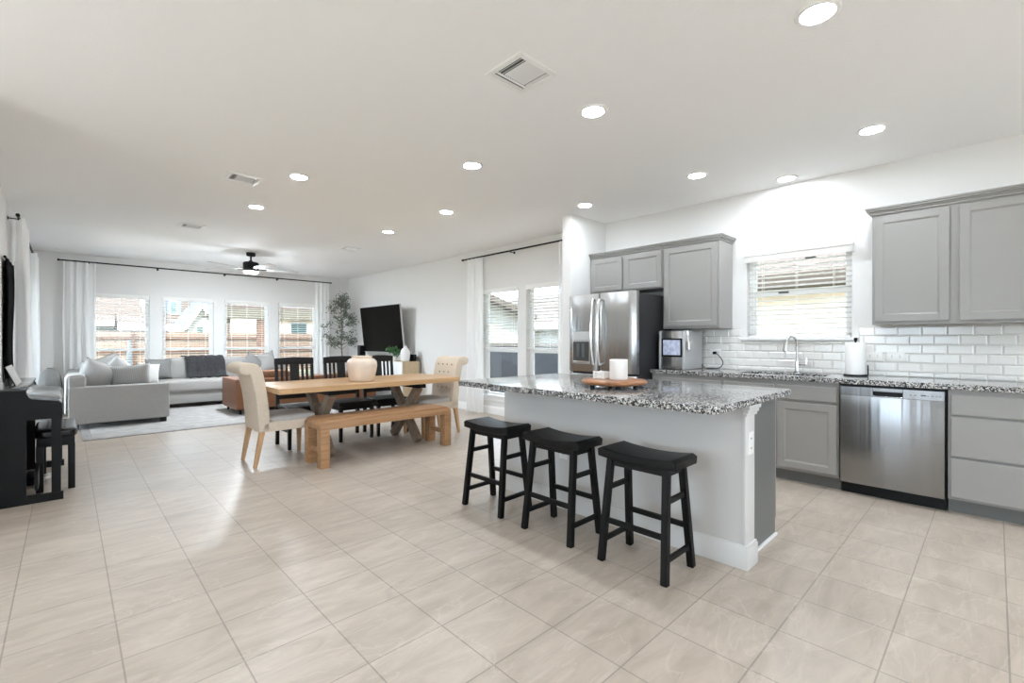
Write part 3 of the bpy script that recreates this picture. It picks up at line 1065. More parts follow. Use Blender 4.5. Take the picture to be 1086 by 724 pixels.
outlet_face(lambda a, out, z: (2.60 + out, a, z), 2.17, 0.42, name='wall_outlet', horizontal=False, label='white outlet low on the island wall behind the middle stool', group='white outlets')
outlet_face(lambda a, out, z: (XW - 0.0095 + out, a, z), 0.585, 1.082, label='white outlet on the tiles under the right wall cabinet, second from the paper towels', group='white outlets')
outlet_face(lambda a, out, z: (XW - 0.0095 + out, a, z), 0.735, 1.082, label='white plate on the tiles right beside the paper towel roll', group='white outlets')
outlet_face(lambda a, out, z: (XW - 0.0095 + out, a, z), 2.10, 1.084, horizontal=True, label='white outlet with a black plug beside the ice maker', group='white outlets')

def rounded_rect(x0, y0, x1, y1, r, n=8):
    pts = []
    for cx, cy, a0 in ((x1 - r, y0 + r, -90), (x1 - r, y1 - r, 0), (x0 + r, y1 - r, 90), (x0 + r, y0 + r, 180)):
        for k in range(n + 1):
            a = R(a0 + 90 * k / n)
            pts.append((cx + r * math.cos(a), cy + r * math.sin(a)))
    return pts
it = MB().prism(rounded_rect(2.135, 0.885, 3.30, 2.84, 0.045), 'z', 0.876, 0.914, 0.006, 3)
tag(it.build('countertop', M['granite'], loc=(2.7, 1.86, 0.876), smooth=40), 'large speckled granite island top with seating overhang', 'countertop', 'granite worktops')

# tray with canister and crate on the island
TC = (2.575, 1.725)
to = thing('serving_tray', 'round wooden riser tray on black feet on the island top', 'tray', (TC[0], TC[1], 0.914))
MB().lathe([(0, 0.938), (0.198, 0.938), (0.207, 0.944), (0.21, 0.952), (0.207, 0.960), (0.198, 0.965), (0, 0.965)], (TC[0], TC[1], 0), 48).build('tray_top', M['acacia'], to)
for a in (225, 315, 45, 135):
    x, y = TC[0] + 0.14 * math.cos(R(a)), TC[1] + 0.14 * math.sin(R(a))
    MB().cyl((x, y, 0.9145), (x, y, 0.938), 0.016, seg=14).build('foot', M['black'], to)
co = thing('candle_jar', 'frosted white candle jar standing on the wooden riser tray', 'candle', (2.60, 1.705, 0.965))
cj = MB().lathe([(0, 0.9655), (0.056, 0.9655), (0.058, 0.97), (0.058, 1.092), (0.055, 1.095), (0.052, 1.092), (0.052, 1.07), (0, 1.07)], (2.60, 1.705, 0), 36)
cj.build('jar', M['frost'], co)
MB().cyl((2.60, 1.705, 1.0705), (2.60, 1.705, 1.08), 0.0015, seg=6).build('wick', M['black'], co)
cr_ = thing('small_crate', 'small white slatted crate beside the candle jar on the tray', 'crate', (2.60, 1.832, 0.965))
cb = MB()
cx, cy = 2.60, 1.832
for z in (0.967, 0.983, 0.999):
    for s in (-1, 1):
        cb.box((cx - 0.04, cy + s * 0.04 - 0.003, z), (cx + 0.04, cy + s * 0.04 + 0.003, z + 0.011))
        cb.box((cx + s * 0.04 - 0.003, cy - 0.043, z), (cx + s * 0.04 + 0.003, cy + 0.043, z + 0.011))
cb.box((cx - 0.04, cy - 0.04, 0.9655), (cx + 0.04, cy + 0.04, 0.970))
cb.build('slats', M['frost'], cr_, smooth=0)
pc = MB()
for sx in (-1, 1):
    for sy in (-1, 1):
        pc.box((cx + sx * 0.04 - 0.005, cy + sy * 0.04 - 0.005, 0.9655), (cx + sx * 0.04 + 0.005, cy + sy * 0.04 + 0.005, 1.014))
pc.build('corner_posts', M['frost'], cr_, smooth=0)

# ------------------------------------------------------------------ bar stools
def stool():
    o = thing('bar_stool', '', 'stool', (0, 0, 0), 'black saddle stools at the island')
    seat = MB()
    n = 20
    top, bot = [], []
    for i in range(n + 1):
        t = -1 + 2 * i / n
        y = 0.235 * t
        top.append((y, 0.605 + 0.020 * t * t - (0.016 if abs(t) > 0.99 else 0)))
        bot.append((y * 0.985, 0.556 + 0.014 * t * t))
    seat.prism(top + bot[::-1], 'x', -0.122, 0.122, 0.010, 3)
    seat.build('seat', M['stool'], o, local=True)
    ap = MB()
    for s in (-1, 1):
        ap.box((s * 0.085 - 0.010, -0.165, 0.525), (s * 0.085 + 0.010, 0.165, 0.566))
        ap.box((-0.085, s * 0.165 - 0.010, 0.525), (0.085, s * 0.165 + 0.010, 0.572))
    ap.build('apron', M['stool'], o, local=True)
    tp = lambda sx, sy, z: Vector((sx * (0.083 + (0.575 - z) / 0.575 * 0.062), sy * (0.166 + (0.575 - z) / 0.575 * 0.024), z))
    for sx in (-1, 1):
        for sy in (-1, 1):
            MB().beam(tp(sx, sy, 0.0), tp(sx, sy, 0.575), 0.036, 0.036, up=(1, 0, 0), bev=0.003).build('leg', M['stool'], o, local=True)
    for sy in (-1, 1):
        for z in (0.40, 0.115):
            MB().beam(tp(-1, sy, z), tp(1, sy, z), 0.018, 0.030, bev=0.003).build('stretcher', M['stool'], o, local=True)
    for sx in (-1, 1):
        MB().beam(tp(sx, -1, 0.225), tp(sx, 1, 0.225), 0.018, 0.030, bev=0.003).build('stretcher', M['stool'], o, local=True)
    return o
st = stool()
st.location = (2.285, 1.325, 0)
st['label'] = 'black saddle stool nearest the white corner post of the island'
dup(st, (2.285, 1.925, 0), 0, 'black saddle stool in the middle of the island row')
dup(st, (2.285, 2.545, 0), R(2), 'black saddle stool at the far end of the island, nearest the dining table')

# ------------------------------------------------------------------ counter-top items
im = thing('ice_maker', 'stainless countertop ice maker with lit window beside the refrigerator', 'ice maker', (4.80, 2.345, 0.914))
b0, b1 = 2.215, 2.505
MB().box((4.60, b0 + 0.028, 0.918), (5.0, b1 - 0.028, 1.318), 0.008).build('housing', M['steel'], im)
for y in ((b0, b0 + 0.028), (b1 - 0.028, b1)):
    MB().box((4.585, y[0], 0.916), (5.0, y[1], 1.32), 0.008).build('side_panel', M['silver'], im)
MB().box((4.588, b0 + 0.03, 1.045), (4.602, b1 - 0.03, 1.24), 0.004).build('window_frame', M['black'], im)
MB().box((4.586, b0 + 0.05, 1.065), (4.5895, b1 - 0.05, 1.222)).build('ice_window', M['icelight'], im, label='lit window full of ice')
MB().box((4.592, b1 - 0.029, 0.92), (4.6, b1 - 0.012, 1.318)).build('corner_trim', M['black'], im)
sc = MB()
sc.tube([(4.63, b0 - 0.008, 1.315), (4.63, b0 - 0.012, 1.25), (4.63, b0 - 0.02, 1.20)], [0.009, 0.008, 0.012], 8)
sc.prism([(4.60, 1.205), (4.66, 1.205), (4.655, 1.125), (4.63, 1.105), (4.605, 1.125)], 'y', b0 - 0.04, b0 - 0.006, 0.006)
sc.build('ice_scoop', M['chrome'], im, label='chrome scoop hung on the side')
cp_ = [(5.055, 2.10, 1.084), (5.02, 2.08, 1.082), (5.0, 2.03, 1.05), (4.99, 1.99, 0.985), (4.985, 2.02, 0.932), (4.98, 2.10, 0.921), (4.975, 2.17, 0.923), (4.985, 2.205, 0.94), (4.995, 2.212, 0.96)]
def smoothpath(p, n=6):
    out = []
    p = [Vector(a) for a in p]
    for i in range(len(p) - 1):
        a, b, c, d = p[max(i - 1, 0)], p[i], p[i + 1], p[min(i + 2, len(p) - 1)]
        for k in range(n):
            t = k / n
            out.append(0.5 * ((2 * b) + (c - a) * t + (2 * a - 5 * b + 4 * c - d) * t * t + (3 * b - a - 3 * c + d) * t ** 3))
    out.append(p[-1])
    return out
cc = MB().tube(smoothpath(cp_), 0.0045, 8)
cc.build('power_cord', M['black'], im)
MB().box((5.035, 2.085, 1.070), (5.062, 2.118, 1.098), 0.004).build('plug', M['black'], im)

pt = thing('paper_towel_holder', 'paper towel roll upright on a black holder beside the sink', 'paper towels', (4.90, 0.835, 0.914))
MB().lathe([(0, 0.9145), (0.085, 0.9145), (0.088, 0.918), (0.088, 0.924), (0.082, 0.927), (0, 0.927)], (4.90, 0.835, 0), 36).build('base', M['blackmetal'], pt)
MB().lathe([(0.02, 0.928), (0.071, 0.928), (0.073, 0.932), (0.073, 1.196), (0.071, 1.2), (0.02, 1.2), (0.02, 0.928)], (4.90, 0.835, 0), 40).build('paper_roll', M['paper'], pt)
MB().cyl((4.90, 0.835, 0.927), (4.90, 0.835, 1.215), 0.007, seg=10).lathe([(0, 1.212), (0.012, 1.214), (0.014, 1.236), (0.010, 1.242), (0, 1.243)], (4.90, 0.835, 0), 16).build('post', M['blackmetal'], pt)
MB().tube([(4.895, 0.752, 0.92), (4.895, 0.748, 0.93), (4.895, 0.750, 1.01)], 0.005, 8).build('tension_arm', M['blackmetal'], pt)

# small curtain brackets left on the wall above the kitchen window
for y, z, lb in ((1.845, 2.19, 'small white screw bracket on the wall above the kitchen window, next to the tall cabinet'), (0.868, 2.145, 'small white screw bracket on the wall above the kitchen window, next to the cabinet pair')):
    b = MB().box((XW - 0.006, y - 0.008, z - 0.014), (XW, y + 0.008, z + 0.014), 0.002).tube([(XW - 0.004, y, z), (XW - 0.03, y, z), (XW - 0.035, y, z + 0.02)], 0.003, 6)
    tag(b.build('wall_bracket', M['plate'], loc=(XW - 0.005, y, z)), lb, 'bracket', 'small curtain brackets')

# ------------------------------------------------------------------ ceiling: lights, vents, fan
def downlight():
    o = thing('recessed_light', '', 'ceiling light', (0, 0, ZC), 'recessed ceiling lights')
    MB().lathe([(0.066, -0.004), (0.072, -0.010), (0.088, -0.008), (0.096, -0.0005), (0.066, -0.0005)], (0, 0, 0), 40).build('trim_ring', M['trim'], o, local=True)
    MB().lathe([(0, -0.009), (0.045, -0.0085), (0.066, -0.004), (0.066, -0.001), (0, -0.001)], (0, 0, 0), 40).build('lens', M['lens'], o, local=True)
    return o
LIGHTS = [((2.515, 0.575), 'recessed light at the top edge of the view, nearest of all'),
          ((4.19, 0.62), 'recessed light over the aisle in front of the right wall cabinet'),
          ((4.876, 1.363), 'recessed light closest to the kitchen wall, above the sink'),
          ((4.186, 1.907), 'recessed light over the aisle between island and sink'),
          ((2.52, 1.85), 'recessed light above the middle of the island, next to the large vent'),
          ((4.205, 3.2), 'recessed light in front of the refrigerator by the end wall'),
          ((2.54, 3.15), 'recessed light beyond the far end of the island'),
          ((3.24, 4.50), 'recessed light over the right end of the dining table, nearer row'),
          ((3.243, 5.885), 'recessed light behind the dining table on the right, nearest the side windows'),
          ((1.556, 4.48), 'recessed light over the left end of the dining table, beside a vent'),
          ((1.556, 5.825), 'recessed light on the left between the vent and the fan')]
d0 = downlight()
for i, ((x, y), lb) in enumerate(LIGHTS):
    if i == 0:
        d0.location = (x, y, ZC)
        d0['label'] = lb
    else:
        dup(d0, (x, y, ZC), None, lb)
for (x, y), lb in (((0.9, -0.7), 'added recessed fill light behind the view over the kitchen side'), ((2.5, -1.6), 'added recessed fill light behind the view by the back wall'),  # unseen lights, added only to brighten the room from behind the camera
                   ((-2.0, 0.6), 'added recessed fill light in the unseen entry hall, front'), ((-2.0, 2.6), 'added recessed fill light in the unseen entry hall, rear'), ((4.2, -1.4), 'added recessed fill light behind the view over the cabinet run'),
                   ((0.5, 2.0), 'recessed light directly above the view')):
    if lb.startswith('recessed light directly'):
        continue
    dup(d0, (x, y, ZC), None, lb)

def vent(x, y, w, lb, louvre_dir='y'):
    o = thing('ceiling_vent', lb, 'vent', (x, y, ZC), 'white ceiling air vents')
    h = w / 2
    f = MB()
    b = 0.035
    for a in ((-h, -h, h, -h + b), (-h, h - b, h, h), (-h, -h + b, -h + b, h - b), (h - b, -h + b, h, h - b)):
        f.box((x + a[0], y + a[1], ZC - 0.010), (x + a[2], y + a[3], ZC - 0.0005), 0.003)
    f.build('frame', M['trim'], o)
    MB().box((x - h + b, y - h + b, ZC - 0.003), (x + h - b, y + h - b, ZC - 0.0005)).build('duct', M['ventdark'], o, smooth=0)
    l = MB()
    inner = h - b
    # two side banks and a centre bank of blades
    n = 9
    for i in range(n):
        t = -inner * 0.62 + (inner * 1.24) * (i + 0.5) / n
        l.beam((x + t, y - inner, ZC - 0.006), (x + t, y + inner * 0.55, ZC - 0.006), 0.013, 0.0022, up=(0.8, 0, 0.6))
    for i in range(2):
        t = inner * (0.66 + 0.24 * i)
        l.beam((x - inner, y + t, ZC - 0.006), (x + inner, y + t, ZC - 0.006), 0.013, 0.002, up=(0, 0.75, 0.66))
    for s in (-1, 1):
        for i in range(2):
            t = s * inner * (0.70 + 0.2 * i)
            l.beam((x + t, y - inner, ZC - 0.006), (x + t, y + inner * 0.55, ZC - 0.006), 0.012, 0.002, up=(s * 0.75, 0, 0.66))
    l.build('louvres', M['trim'], o, smooth=0)
    return o
vent(1.87, 1.878, 0.30, 'large white ceiling vent nearest the view, beside the island lights')
vent(1.20, 4.91, 0.29, 'white ceiling vent over the left end of the dining table')
vent(1.20, 7.41, 0.28, 'white ceiling vent on the left, on the near side of the fan')
vent(3.38, 7.42, 0.28, 'white ceiling vent on the right, toward the television wall')

FXc, FYc = 2.31, 8.97
fa = thing('ceiling_fan', 'black ceiling fan with pale blades and a lamp in the living room', 'fan', (FXc, FYc, ZC))
MB().lathe([(0, ZC - 0.001), (0.072, ZC - 0.001), (0.072, ZC - 0.045), (0.06, ZC - 0.06), (0.0, ZC - 0.06)], (FXc, FYc, 0), 32).build('canopy', M['blackmetal'], fa)
MB().cyl((FXc, FYc, ZC - 0.06), (FXc, FYc, 2.57), 0.014, seg=14).lathe([(0.0, 2.60), (0.03, 2.60), (0.045, 2.575), (0.0, 2.57)], (FXc, FYc, 0), 24).build('downrod', M['blackmetal'], fa)
MB().lathe([(0, 2.575), (0.10, 2.575), (0.118, 2.565), (0.122, 2.55), (0.122, 2.455), (0.112, 2.44), (0.112, 2.412), (0, 2.412)], (FXc, FYc, 0), 40).build('motor', M['blackmetal'], fa)
MB().lathe([(0, 2.385), (0.06, 2.386), (0.10, 2.394), (0.105, 2.405), (0.105, 2.412), (0, 2.412)], (FXc, FYc, 0), 36).build('lamp', M['fanlens'], fa, label='glowing round lamp')
for k in range(5):
    a = R(-43.8 + 180 + 72 * k)
    c_, s_ = math.cos(a), math.sin(a)
    mt = Matrix.Translation((FXc, FYc, 2.462)) @ Matrix.Rotation(a, 4, 'Z') @ Matrix.Rotation(R(-9), 4, 'X')
    MB().prism([(0.19, -0.045), (0.30, -0.062), (0.74, -0.068), (0.765, -0.05), (0.765, 0.05), (0.74, 0.068), (0.30, 0.062), (0.19, 0.045)], 'z', -0.004, 0.004, 0.002, 1, mt).build('blade', M['fanblade'], fa)
    MB().prism([(0.10, -0.022), (0.22, -0.03), (0.25, 0), (0.22, 0.03), (0.10, 0.022)], 'z', -0.010, -0.004, 0, 1, mt).build('blade_bracket', M['blackmetal'], fa)

# ------------------------------------------------------------------ curtains
def rod(p, q, brackets, lb, wallvec):
    o = thing('curtain_rod', lb, 'curtain rod', p, 'black curtain rods')
    p, q = Vector(p), Vector(q)
    d = (q - p).normalized()
    MB().cyl(p, q, 0.0125, seg=14).build('pole', M['blackmetal'], o)
    for e, s in ((p, -1), (q, 1)):
        MB().cyl(e, e + d * s * 0.03, 0.018, 0.018, 14).build('finial', M['blackmetal'], o)
    for t in brackets:
        c = p + (q - p) * t
        w = c + Vector(wallvec)
        MB().cyl(c - Vector((0, 0, 0.02)), w - Vector((0, 0, 0.02)), 0.006, seg=8).cyl(w - Vector(wallvec).normalized() * 0.006 - Vector((0, 0, 0.02)), w - Vector((0, 0, 0.02)), 0.02, seg=14).cyl(c - Vector((0, 0, 0.03)), c - Vector((0, 0, 0.006)), 0.006, seg=8).build('bracket', M['blackmetal'], o)
    return o
rod((-0.09, 11.10, 2.60), (4.575, 11.10, 2.60), (0.08, 0.29, 0.53, 0.75, 0.96), 'long black curtain rod across the four living room windows', (0, 0.10, 0))
rod((4.99, 4.05, 2.615), (4.99, 6.43, 2.615), (0.06, 0.5, 0.93), 'black curtain rod above the two side windows', (0.09, 0, 0))
rod((-0.385, 7.38, 2.58), (-0.385, 10.98, 2.58), (0.03, 0.5, 0.97), 'black curtain rod running along the left wall', (-0.085, 0, 0))

def curtain(P, a0, a1, zt, zb, folds, amp, lb, taper=0.0, seed=0):
    rnd = random.Random(seed)
    ph = [rnd.uniform(-0.6, 0.6) for _ in range(8)]
    def fn(u, v):
        a = a0 + (a1 - a0) * (u + 0.012 * math.sin(v * 9 + u * 20 + seed))
        mid = (a0 + a1) / 2
        a = mid + (a - mid) * (1 - taper * (1 - v) ** 2)
        wv = math.sin(2 * PI * folds * u + ph[0] + 0.5 * math.sin(3 * v + ph[1])) + 0.35 * math.sin(2 * PI * folds * 1.7 * u + ph[2] + 1.2 * v)
        dep = amp * (0.55 + 0.45 * v) * wv
        z = zt - (zt - zb) * v
        return P(a, dep, z)
    o = MB().sheet(fn, 90, 24)
    o = o.build('sheer_curtain', M['sheer'], loc=P((a0 + a1) / 2, 0, zb), smooth=180)
    tag(o, lb, 'curtain', 'white sheer curtains')
    return o
cf = lambda a, d, z: (a, 11.085 + d, z)
curtain(cf, -0.05, 0.37, 2.585, 0.012, 4.0, 0.035, 'white sheer curtain at the left end of the living room window rod', seed=1)
curtain(cf, 4.215, 4.54, 2.585, 0.012, 3.5, 0.035, 'white sheer curtain between the living room windows and the olive tree', seed=2)
crt = lambda a, d, z: (4.975 + d, a, z)
curtain(crt, 5.90, 6.29, 2.60, 0.012, 4.0, 0.035, 'white sheer curtain on the side wall behind the tufted chair', seed=3)
curtain(crt, 4.06, 4.26, 2.60, 0.012, 2.5, 0.03, 'white sheer curtain tucked behind the refrigerator end wall', seed=4)
clf = lambda a, d, z: (-0.375 + d, a, z)
curtain(clf, 7.42, 8.25, 2.565, 0.012, 5.0, 0.062, 'white sheer curtain on the left wall beside the black hanging', seed=5)
curtain(clf, 10.2, 10.9, 2.565, 0.012, 4.0, 0.062, 'white sheer curtain on the left wall in the far corner', seed=6)

# dark hanging on the left wall
def hang(u, v):
    y = 6.85 + 0.72 * u
    z = 2.04 - (1.20 + 0.09 * math.sin(u * 9)) * v
    return (XL + 0.025 + 0.018 * math.sin(u * 16 + 2 * v) + 0.006 * math.sin(7 * v), y, z)
hw = thing('wall_hanging', 'black fabric wall hanging beside the left curtain', 'wall hanging', (XL + 0.02, 7.2, 0.8))
hm = MB().sheet(hang, 40, 20).build('fabric', M['hang'], hw, smooth=180)
sm = hm.modifiers.new('thick', 'SOLIDIFY')
sm.thickness = 0.006
MB().cyl((XL + 0.025, 6.80, 2.05), (XL + 0.025, 7.62, 2.05), 0.012, seg=12).build('hanging_bar', M['darkwood'], hw)

# ------------------------------------------------------------------ digital piano and bench
po = thing('upright_piano', 'black digital piano with its end panel facing the view at the left', 'piano', (-0.24, 5.65, 0))
PY0, PY1 = 4.97, 6.33
side = [(-0.45, 0.0), (-0.02, 0.0), (-0.02, 0.055), (-0.086, 0.06), (-0.22, 0.06), (-0.22, 0.622), (-0.098, 0.622), (-0.06, 0.60), (-0.04, 0.60)]
def endpanel(y0, y1):
    mb = MB()
    mb.prism([(-0.45, 0.0), (-0.22, 0.0), (-0.22, 0.845), (-0.45, 0.845)], 'y', y0, y1)
    mb.prism([(-0.22, 0.0), (-0.022, 0.0), (-0.022, 0.058), (-0.22, 0.062)], 'y', y0, y1)
    mb.prism([(-0.088, 0.0605), (-0.036, 0.0605), (-0.0355, 0.600), (-0.088, 0.6245)], 'y', y0, y1)
    mb.prism([(-0.22, 0.625), (-0.09, 0.625), (-0.035, 0.60), (-0.03, 0.735), (-0.045, 0.757), (-0.195, 0.782), (-0.21, 0.80), (-0.22, 0.83)], 'y', y0, y1)
    return mb
endpanel(PY0, PY0 + 0.035).build('end_panel', M['piano'], po, smooth=0)
endpanel(PY1 - 0.035, PY1).build('end_panel', M['piano'], po)
MB().box((-0.45, PY0, 0.845), (-0.215, PY1, 0.866), 0.005).build('top_board', M['pianotop'], po)
MB().box((-0.44, PY0 + 0.035, 0.30), (-0.415, PY1 - 0.035, 0.845)).build('back_panel', M['piano'], po, smooth=0)
kb = MB()
kb.box((-0.43, PY0 + 0.035, 0.64), (-0.06, PY1 - 0.035, 0.70), 0.006)
kb.build('key_bed', M['piano'], po)
lid = MB()
lid.prism([(-0.232, 0.846), (-0.222, 0.812), (-0.20, 0.790), (-0.045, 0.765), (-0.03, 0.745), (-0.03, 0.70), (-0.045, 0.70), (-0.055, 0.745), (-0.20, 0.77), (-0.24, 0.80), (-0.25, 0.845)], 'y', PY0 + 0.004, PY1 - 0.004, 0.002)
lid.build('key_lid', M['pianotop'], po)
MB().beam((-0.17, PY0 + 0.03, 0.16), (-0.17, PY1 - 0.03, 0.16), 0.02, 0.14).build('stretcher_board', M['piano'], po)
pl = MB()
for k in (-1, 0, 1):
    pl.beam((-0.19, 5.65 + 0.08 * k, 0.055), (-0.07, 5.65 + 0.08 * k, 0.045), 0.03, 0.010, bev=0.003)
plo = MB().box((-0.25, 5.52, 0.02), (-0.18, 5.78, 0.09), 0.005).build('pedal_box', M['piano'], po)
pl.build('pedals', M['chrome'], plo)
MB().prism([(-0.30, 0.866), (-0.285, 0.866), (-0.33, 1.0), (-0.345, 1.0)], 'y', 5.3, 5.62, 0.002).build('music_rest', M['piano'], po)
sb_ = thing('sheet_music', 'open white sheet music standing on the piano', 'sheet music', (-0.29, 5.45, 0.868))
MB().prism([(-0.283, 0.868), (-0.278, 0.868), (-0.335, 1.015), (-0.340, 1.015)], 'y', 5.20, 5.72, 0.001).build('page', M['pillow_white'], sb_)

pbn = thing('piano_bench', 'black piano bench with tufted seat beside the piano', 'bench', (-0.155, 5.62, 0))
by0, by1, bx0, bx1 = 5.27, 5.97, -0.19, 0.055
cu = MB()
cu.blob(((bx0 + bx1) / 2, (by0 + by1) / 2, 0.462), ((bx1 - bx0) / 2 + 0.008, (by1 - by0) / 2 + 0.008, 0.038), 7, 12)
cuo = cu.build('seat_cushion', M['leatherette'], pbn, smooth=180)
bt = MB()
for j in range(6):
    for i in range(2):
        bt.blob((bx0 + 0.07 + 0.105 * i, by0 + 0.09 + 0.104 * j, 0.499), (0.010, 0.010, 0.004), 2, 2)
bt.build('tuft_buttons', M['leatherette'], cuo)
MB().box((bx0 + 0.01, by0 + 0.01, 0.36), (bx1 - 0.01, by1 - 0.01, 0.43), 0.003).build('apron', M['piano'], pbn)
for x in (bx0 + 0.03, bx1 - 0.03):
    for y in (by0 + 0.03, by1 - 0.03):
        MB().box((x - 0.022, y - 0.022, 0.0), (x + 0.022, y + 0.022, 0.37), 0.003).build('leg', M['piano'], pbn)

# ------------------------------------------------------------------ rug
rg = thing('area_rug', 'pale grey patterned rug under the sofas', 'rug', (2.3, 9.2, 0))
MB().box((0.22, 7.70, 0.001), (4.45, 10.25, 0.010), 0.003).build('pile', M['rug'], rg)
rb = MB()
for a in ((0.13, 7.61, 4.54, 7.70), (0.13, 10.25, 4.54, 10.34), (0.13, 7.70, 0.22, 10.25), (4.45, 7.70, 4.54, 10.25)):
    rb.box((a[0], a[1], 0.001), (a[2], a[3], 0.009), 0.002)
rb.build('border', M['rugb'], rg)

# ------------------------------------------------------------------ sectional sofa
so_ = thing('sectional_sofa', 'light grey corner sofa along the left wall and the windows', 'sofa', (1.7, 9.8, 0))
G = 0.012
arm = MB()
arm.box((0.005, 8.57, 0.075), (1.11, 8.75, 0.585), 0.03, 3)
arm.build('arm', M['sofa'], so_)
bk = MB()
bk.box((0.005, 8.60, 0.075), (0.19, 10.98, 0.73), 0.04, 3)
bk.box((0.005, 10.80, 0.075), (3.45, 10.98, 0.73), 0.04, 3)
bk.build('back', M['sofa'], so_)
bs_ = MB()
bs_.box((0.15, 8.72, 0.085), (1.10, 10.85, 0.30), 0.02, 2).box((1.10, 10.12, 0.085), (3.42, 10.85, 0.30), 0.02, 2)
bs_.build('base', M['sofa'], so_)
def cushion(c, h, name='seat_cushion', p=6):
    return MB().blob(c, h, p, 12).build(name, M['sofa'], so_, smooth=180)
cushion((0.65, 9.42, 0.395), (0.475, 0.67, 0.115))
cushion((0.65, 10.46, 0.395), (0.475, 0.37, 0.115))
cushion((1.86, 10.44, 0.395), (0.72, 0.37, 0.115))
cushion((2.99, 10.44, 0.395), (0.41, 0.37, 0.115))
def cush_back(c, h):
    MB().blob(c, h, 5, 12).build('back_cushion', M['sofa'], so_, smooth=180)
cush_back((1.62, 10.72, 0.68), (0.37, 0.13, 0.21))
cush_back((2.38, 10.72, 0.68), (0.37, 0.13, 0.21))
cush_back((0.27, 9.20, 0.68), (0.13, 0.36, 0.20))
cush_back((0.27, 9.96, 0.68), (0.13, 0.36, 0.20))
for x, y in ((1.04, 8.64), (0.08, 8.64), (1.18, 10.2), (3.38, 10.2), (0.08, 10.9), (3.38, 10.9)):
    MB().prism([(x - 0.035, y - 0.035), (x + 0.035, y - 0.035), (x + 0.035, y + 0.035), (x - 0.035, y + 0.035)], 'z', G, 0.085).build('foot', M['darkwood'], so_)

def pil(c, w, h, t, rot, m, lb):
    o = MB().pillow((0, 0, 0), w, h, t, (0, 0, 0)).build('throw_pillow', M[m], local=True, smooth=180)
    o.location = c
    o.rotation_euler = rot
    tag(o, lb, 'pillow', 'throw pillows on the corner sofa')
pil((0.31, 8.93, 0.705), 0.44, 0.44, 0.27, (R(16), R(24), R(6)), 'pillow', 'plump pale grey pillow slumped in the near left sofa corner')
pil((0.67, 8.87, 0.685), 0.50, 0.36, 0.16, (R(12), R(-5), R(-4)), 'pillow_stripe', 'finely striped pale pillow leaning on the near sofa arm')
pil((0.55, 9.15, 0.75), 0.38, 0.38, 0.14, (R(14), R(42), R(6)), 'pillow_white', 'white pillow poking up as a point between the near pillows')
pil((0.96, 9.62, 0.68), 0.32, 0.34, 0.13, (R(-14), R(8), R(14)), 'pillow_white', 'small white pillow just right of the striped pillow')
pil((1.20, 10.56, 0.70), 0.40, 0.38, 0.18, (R(-10), 0, R(-4)), 'pillow_mid', 'mid grey pillow left of the charcoal knit throw')
pil((0.50, 10.60, 0.76), 0.46, 0.40, 0.16, (R(-14), R(-22), R(20)), 'pillow', 'pale grey pillow in the back corner below the first window')
pil((2.72, 10.50, 0.74), 0.38, 0.38, 0.14, (R(-14), R(38), 0), 'pillow_mid', 'grey pillow tilted onto its corner behind the leather sofa')
pil((2.98, 10.56, 0.76), 0.44, 0.42, 0.17, (R(-12), R(-14), 0), 'pillow_stripe', 'striped pillow at the right end of the corner sofa')
# knit throw over the back cushion
def knit(u, v):
    x = 1.56 + 0.62 * u + 0.12 * v + 0.02 * math.sin(v * 5)
    path = [(10.735, 0.905), (10.60, 0.90), (10.555, 0.80), (10.54, 0.62), (10.47, 0.535), (10.38, 0.522)]
    t = v * (len(path) - 1)
    i = min(int(t), len(path) - 2)
    f_ = t - i
    y = path[i][0] + (path[i + 1][0] - path[i][0]) * f_
    z = path[i][1] + (path[i + 1][1] - path[i][1]) * f_
    return (x, y - 0.008 * math.sin(u * 40), z + 0.008 * math.sin(u * 26 + v * 5))
kn = MB().sheet(knit, 44, 26).build('knit_throw', M['knit'], loc=(1.9, 10.6, 0.52), smooth=180)
kn.modifiers.new('thick', 'SOLIDIFY').thickness = 0.022
tag(kn, 'charcoal knit throw draped over the sofa back below the second window', 'blanket')
def thr(u, v):
    path = [(0.17, 0.738), (0.13, 0.748), (0.07, 0.748), (0.012, 0.742), (-0.018, 0.70), (-0.022, 0.45), (-0.022, 0.22)]
    t = v * (len(path) - 1)
    i = min(int(t), len(path) - 2)
    f_ = t - i
    x = path[i][0] + (path[i + 1][0] - path[i][0]) * f_
    z = path[i][1] + (path[i + 1][1] - path[i][1]) * f_
    return (x + 0.008 * math.sin(u * 18 + 3 * v), 8.66 + 0.62 * u + 0.03 * v * math.sin(u * 7), z + 0.006 * math.sin(u * 15))
tw_ = MB().sheet(thr, 30, 30).build('throw_blanket', M['throw'], loc=(0.05, 9.0, 0.2), smooth=180)
tw_.modifiers.new('thick', 'SOLIDIFY').thickness = 0.012
tag(tw_, 'white throw hanging over the near left back of the corner sofa', 'blanket')

# grey bean bag behind the piano
bgm = MB().blob((-0.175, 9.35, 0.41), (0.13, 0.30, 0.41), 2.8, 12)
bgo = thing('bean_bag', 'grey bean bag between the piano and the left curtains', 'bean bag', (-0.175, 9.35, 0))
bgm.build('bag', M['bag'], bgo, smooth=180)
MB().lathe([(0, 0.816), (0.035, 0.818), (0.038, 0.826), (0, 0.828)], (-0.175, 9.35, 0), 20).build('top_patch', M['bag'], bgo)

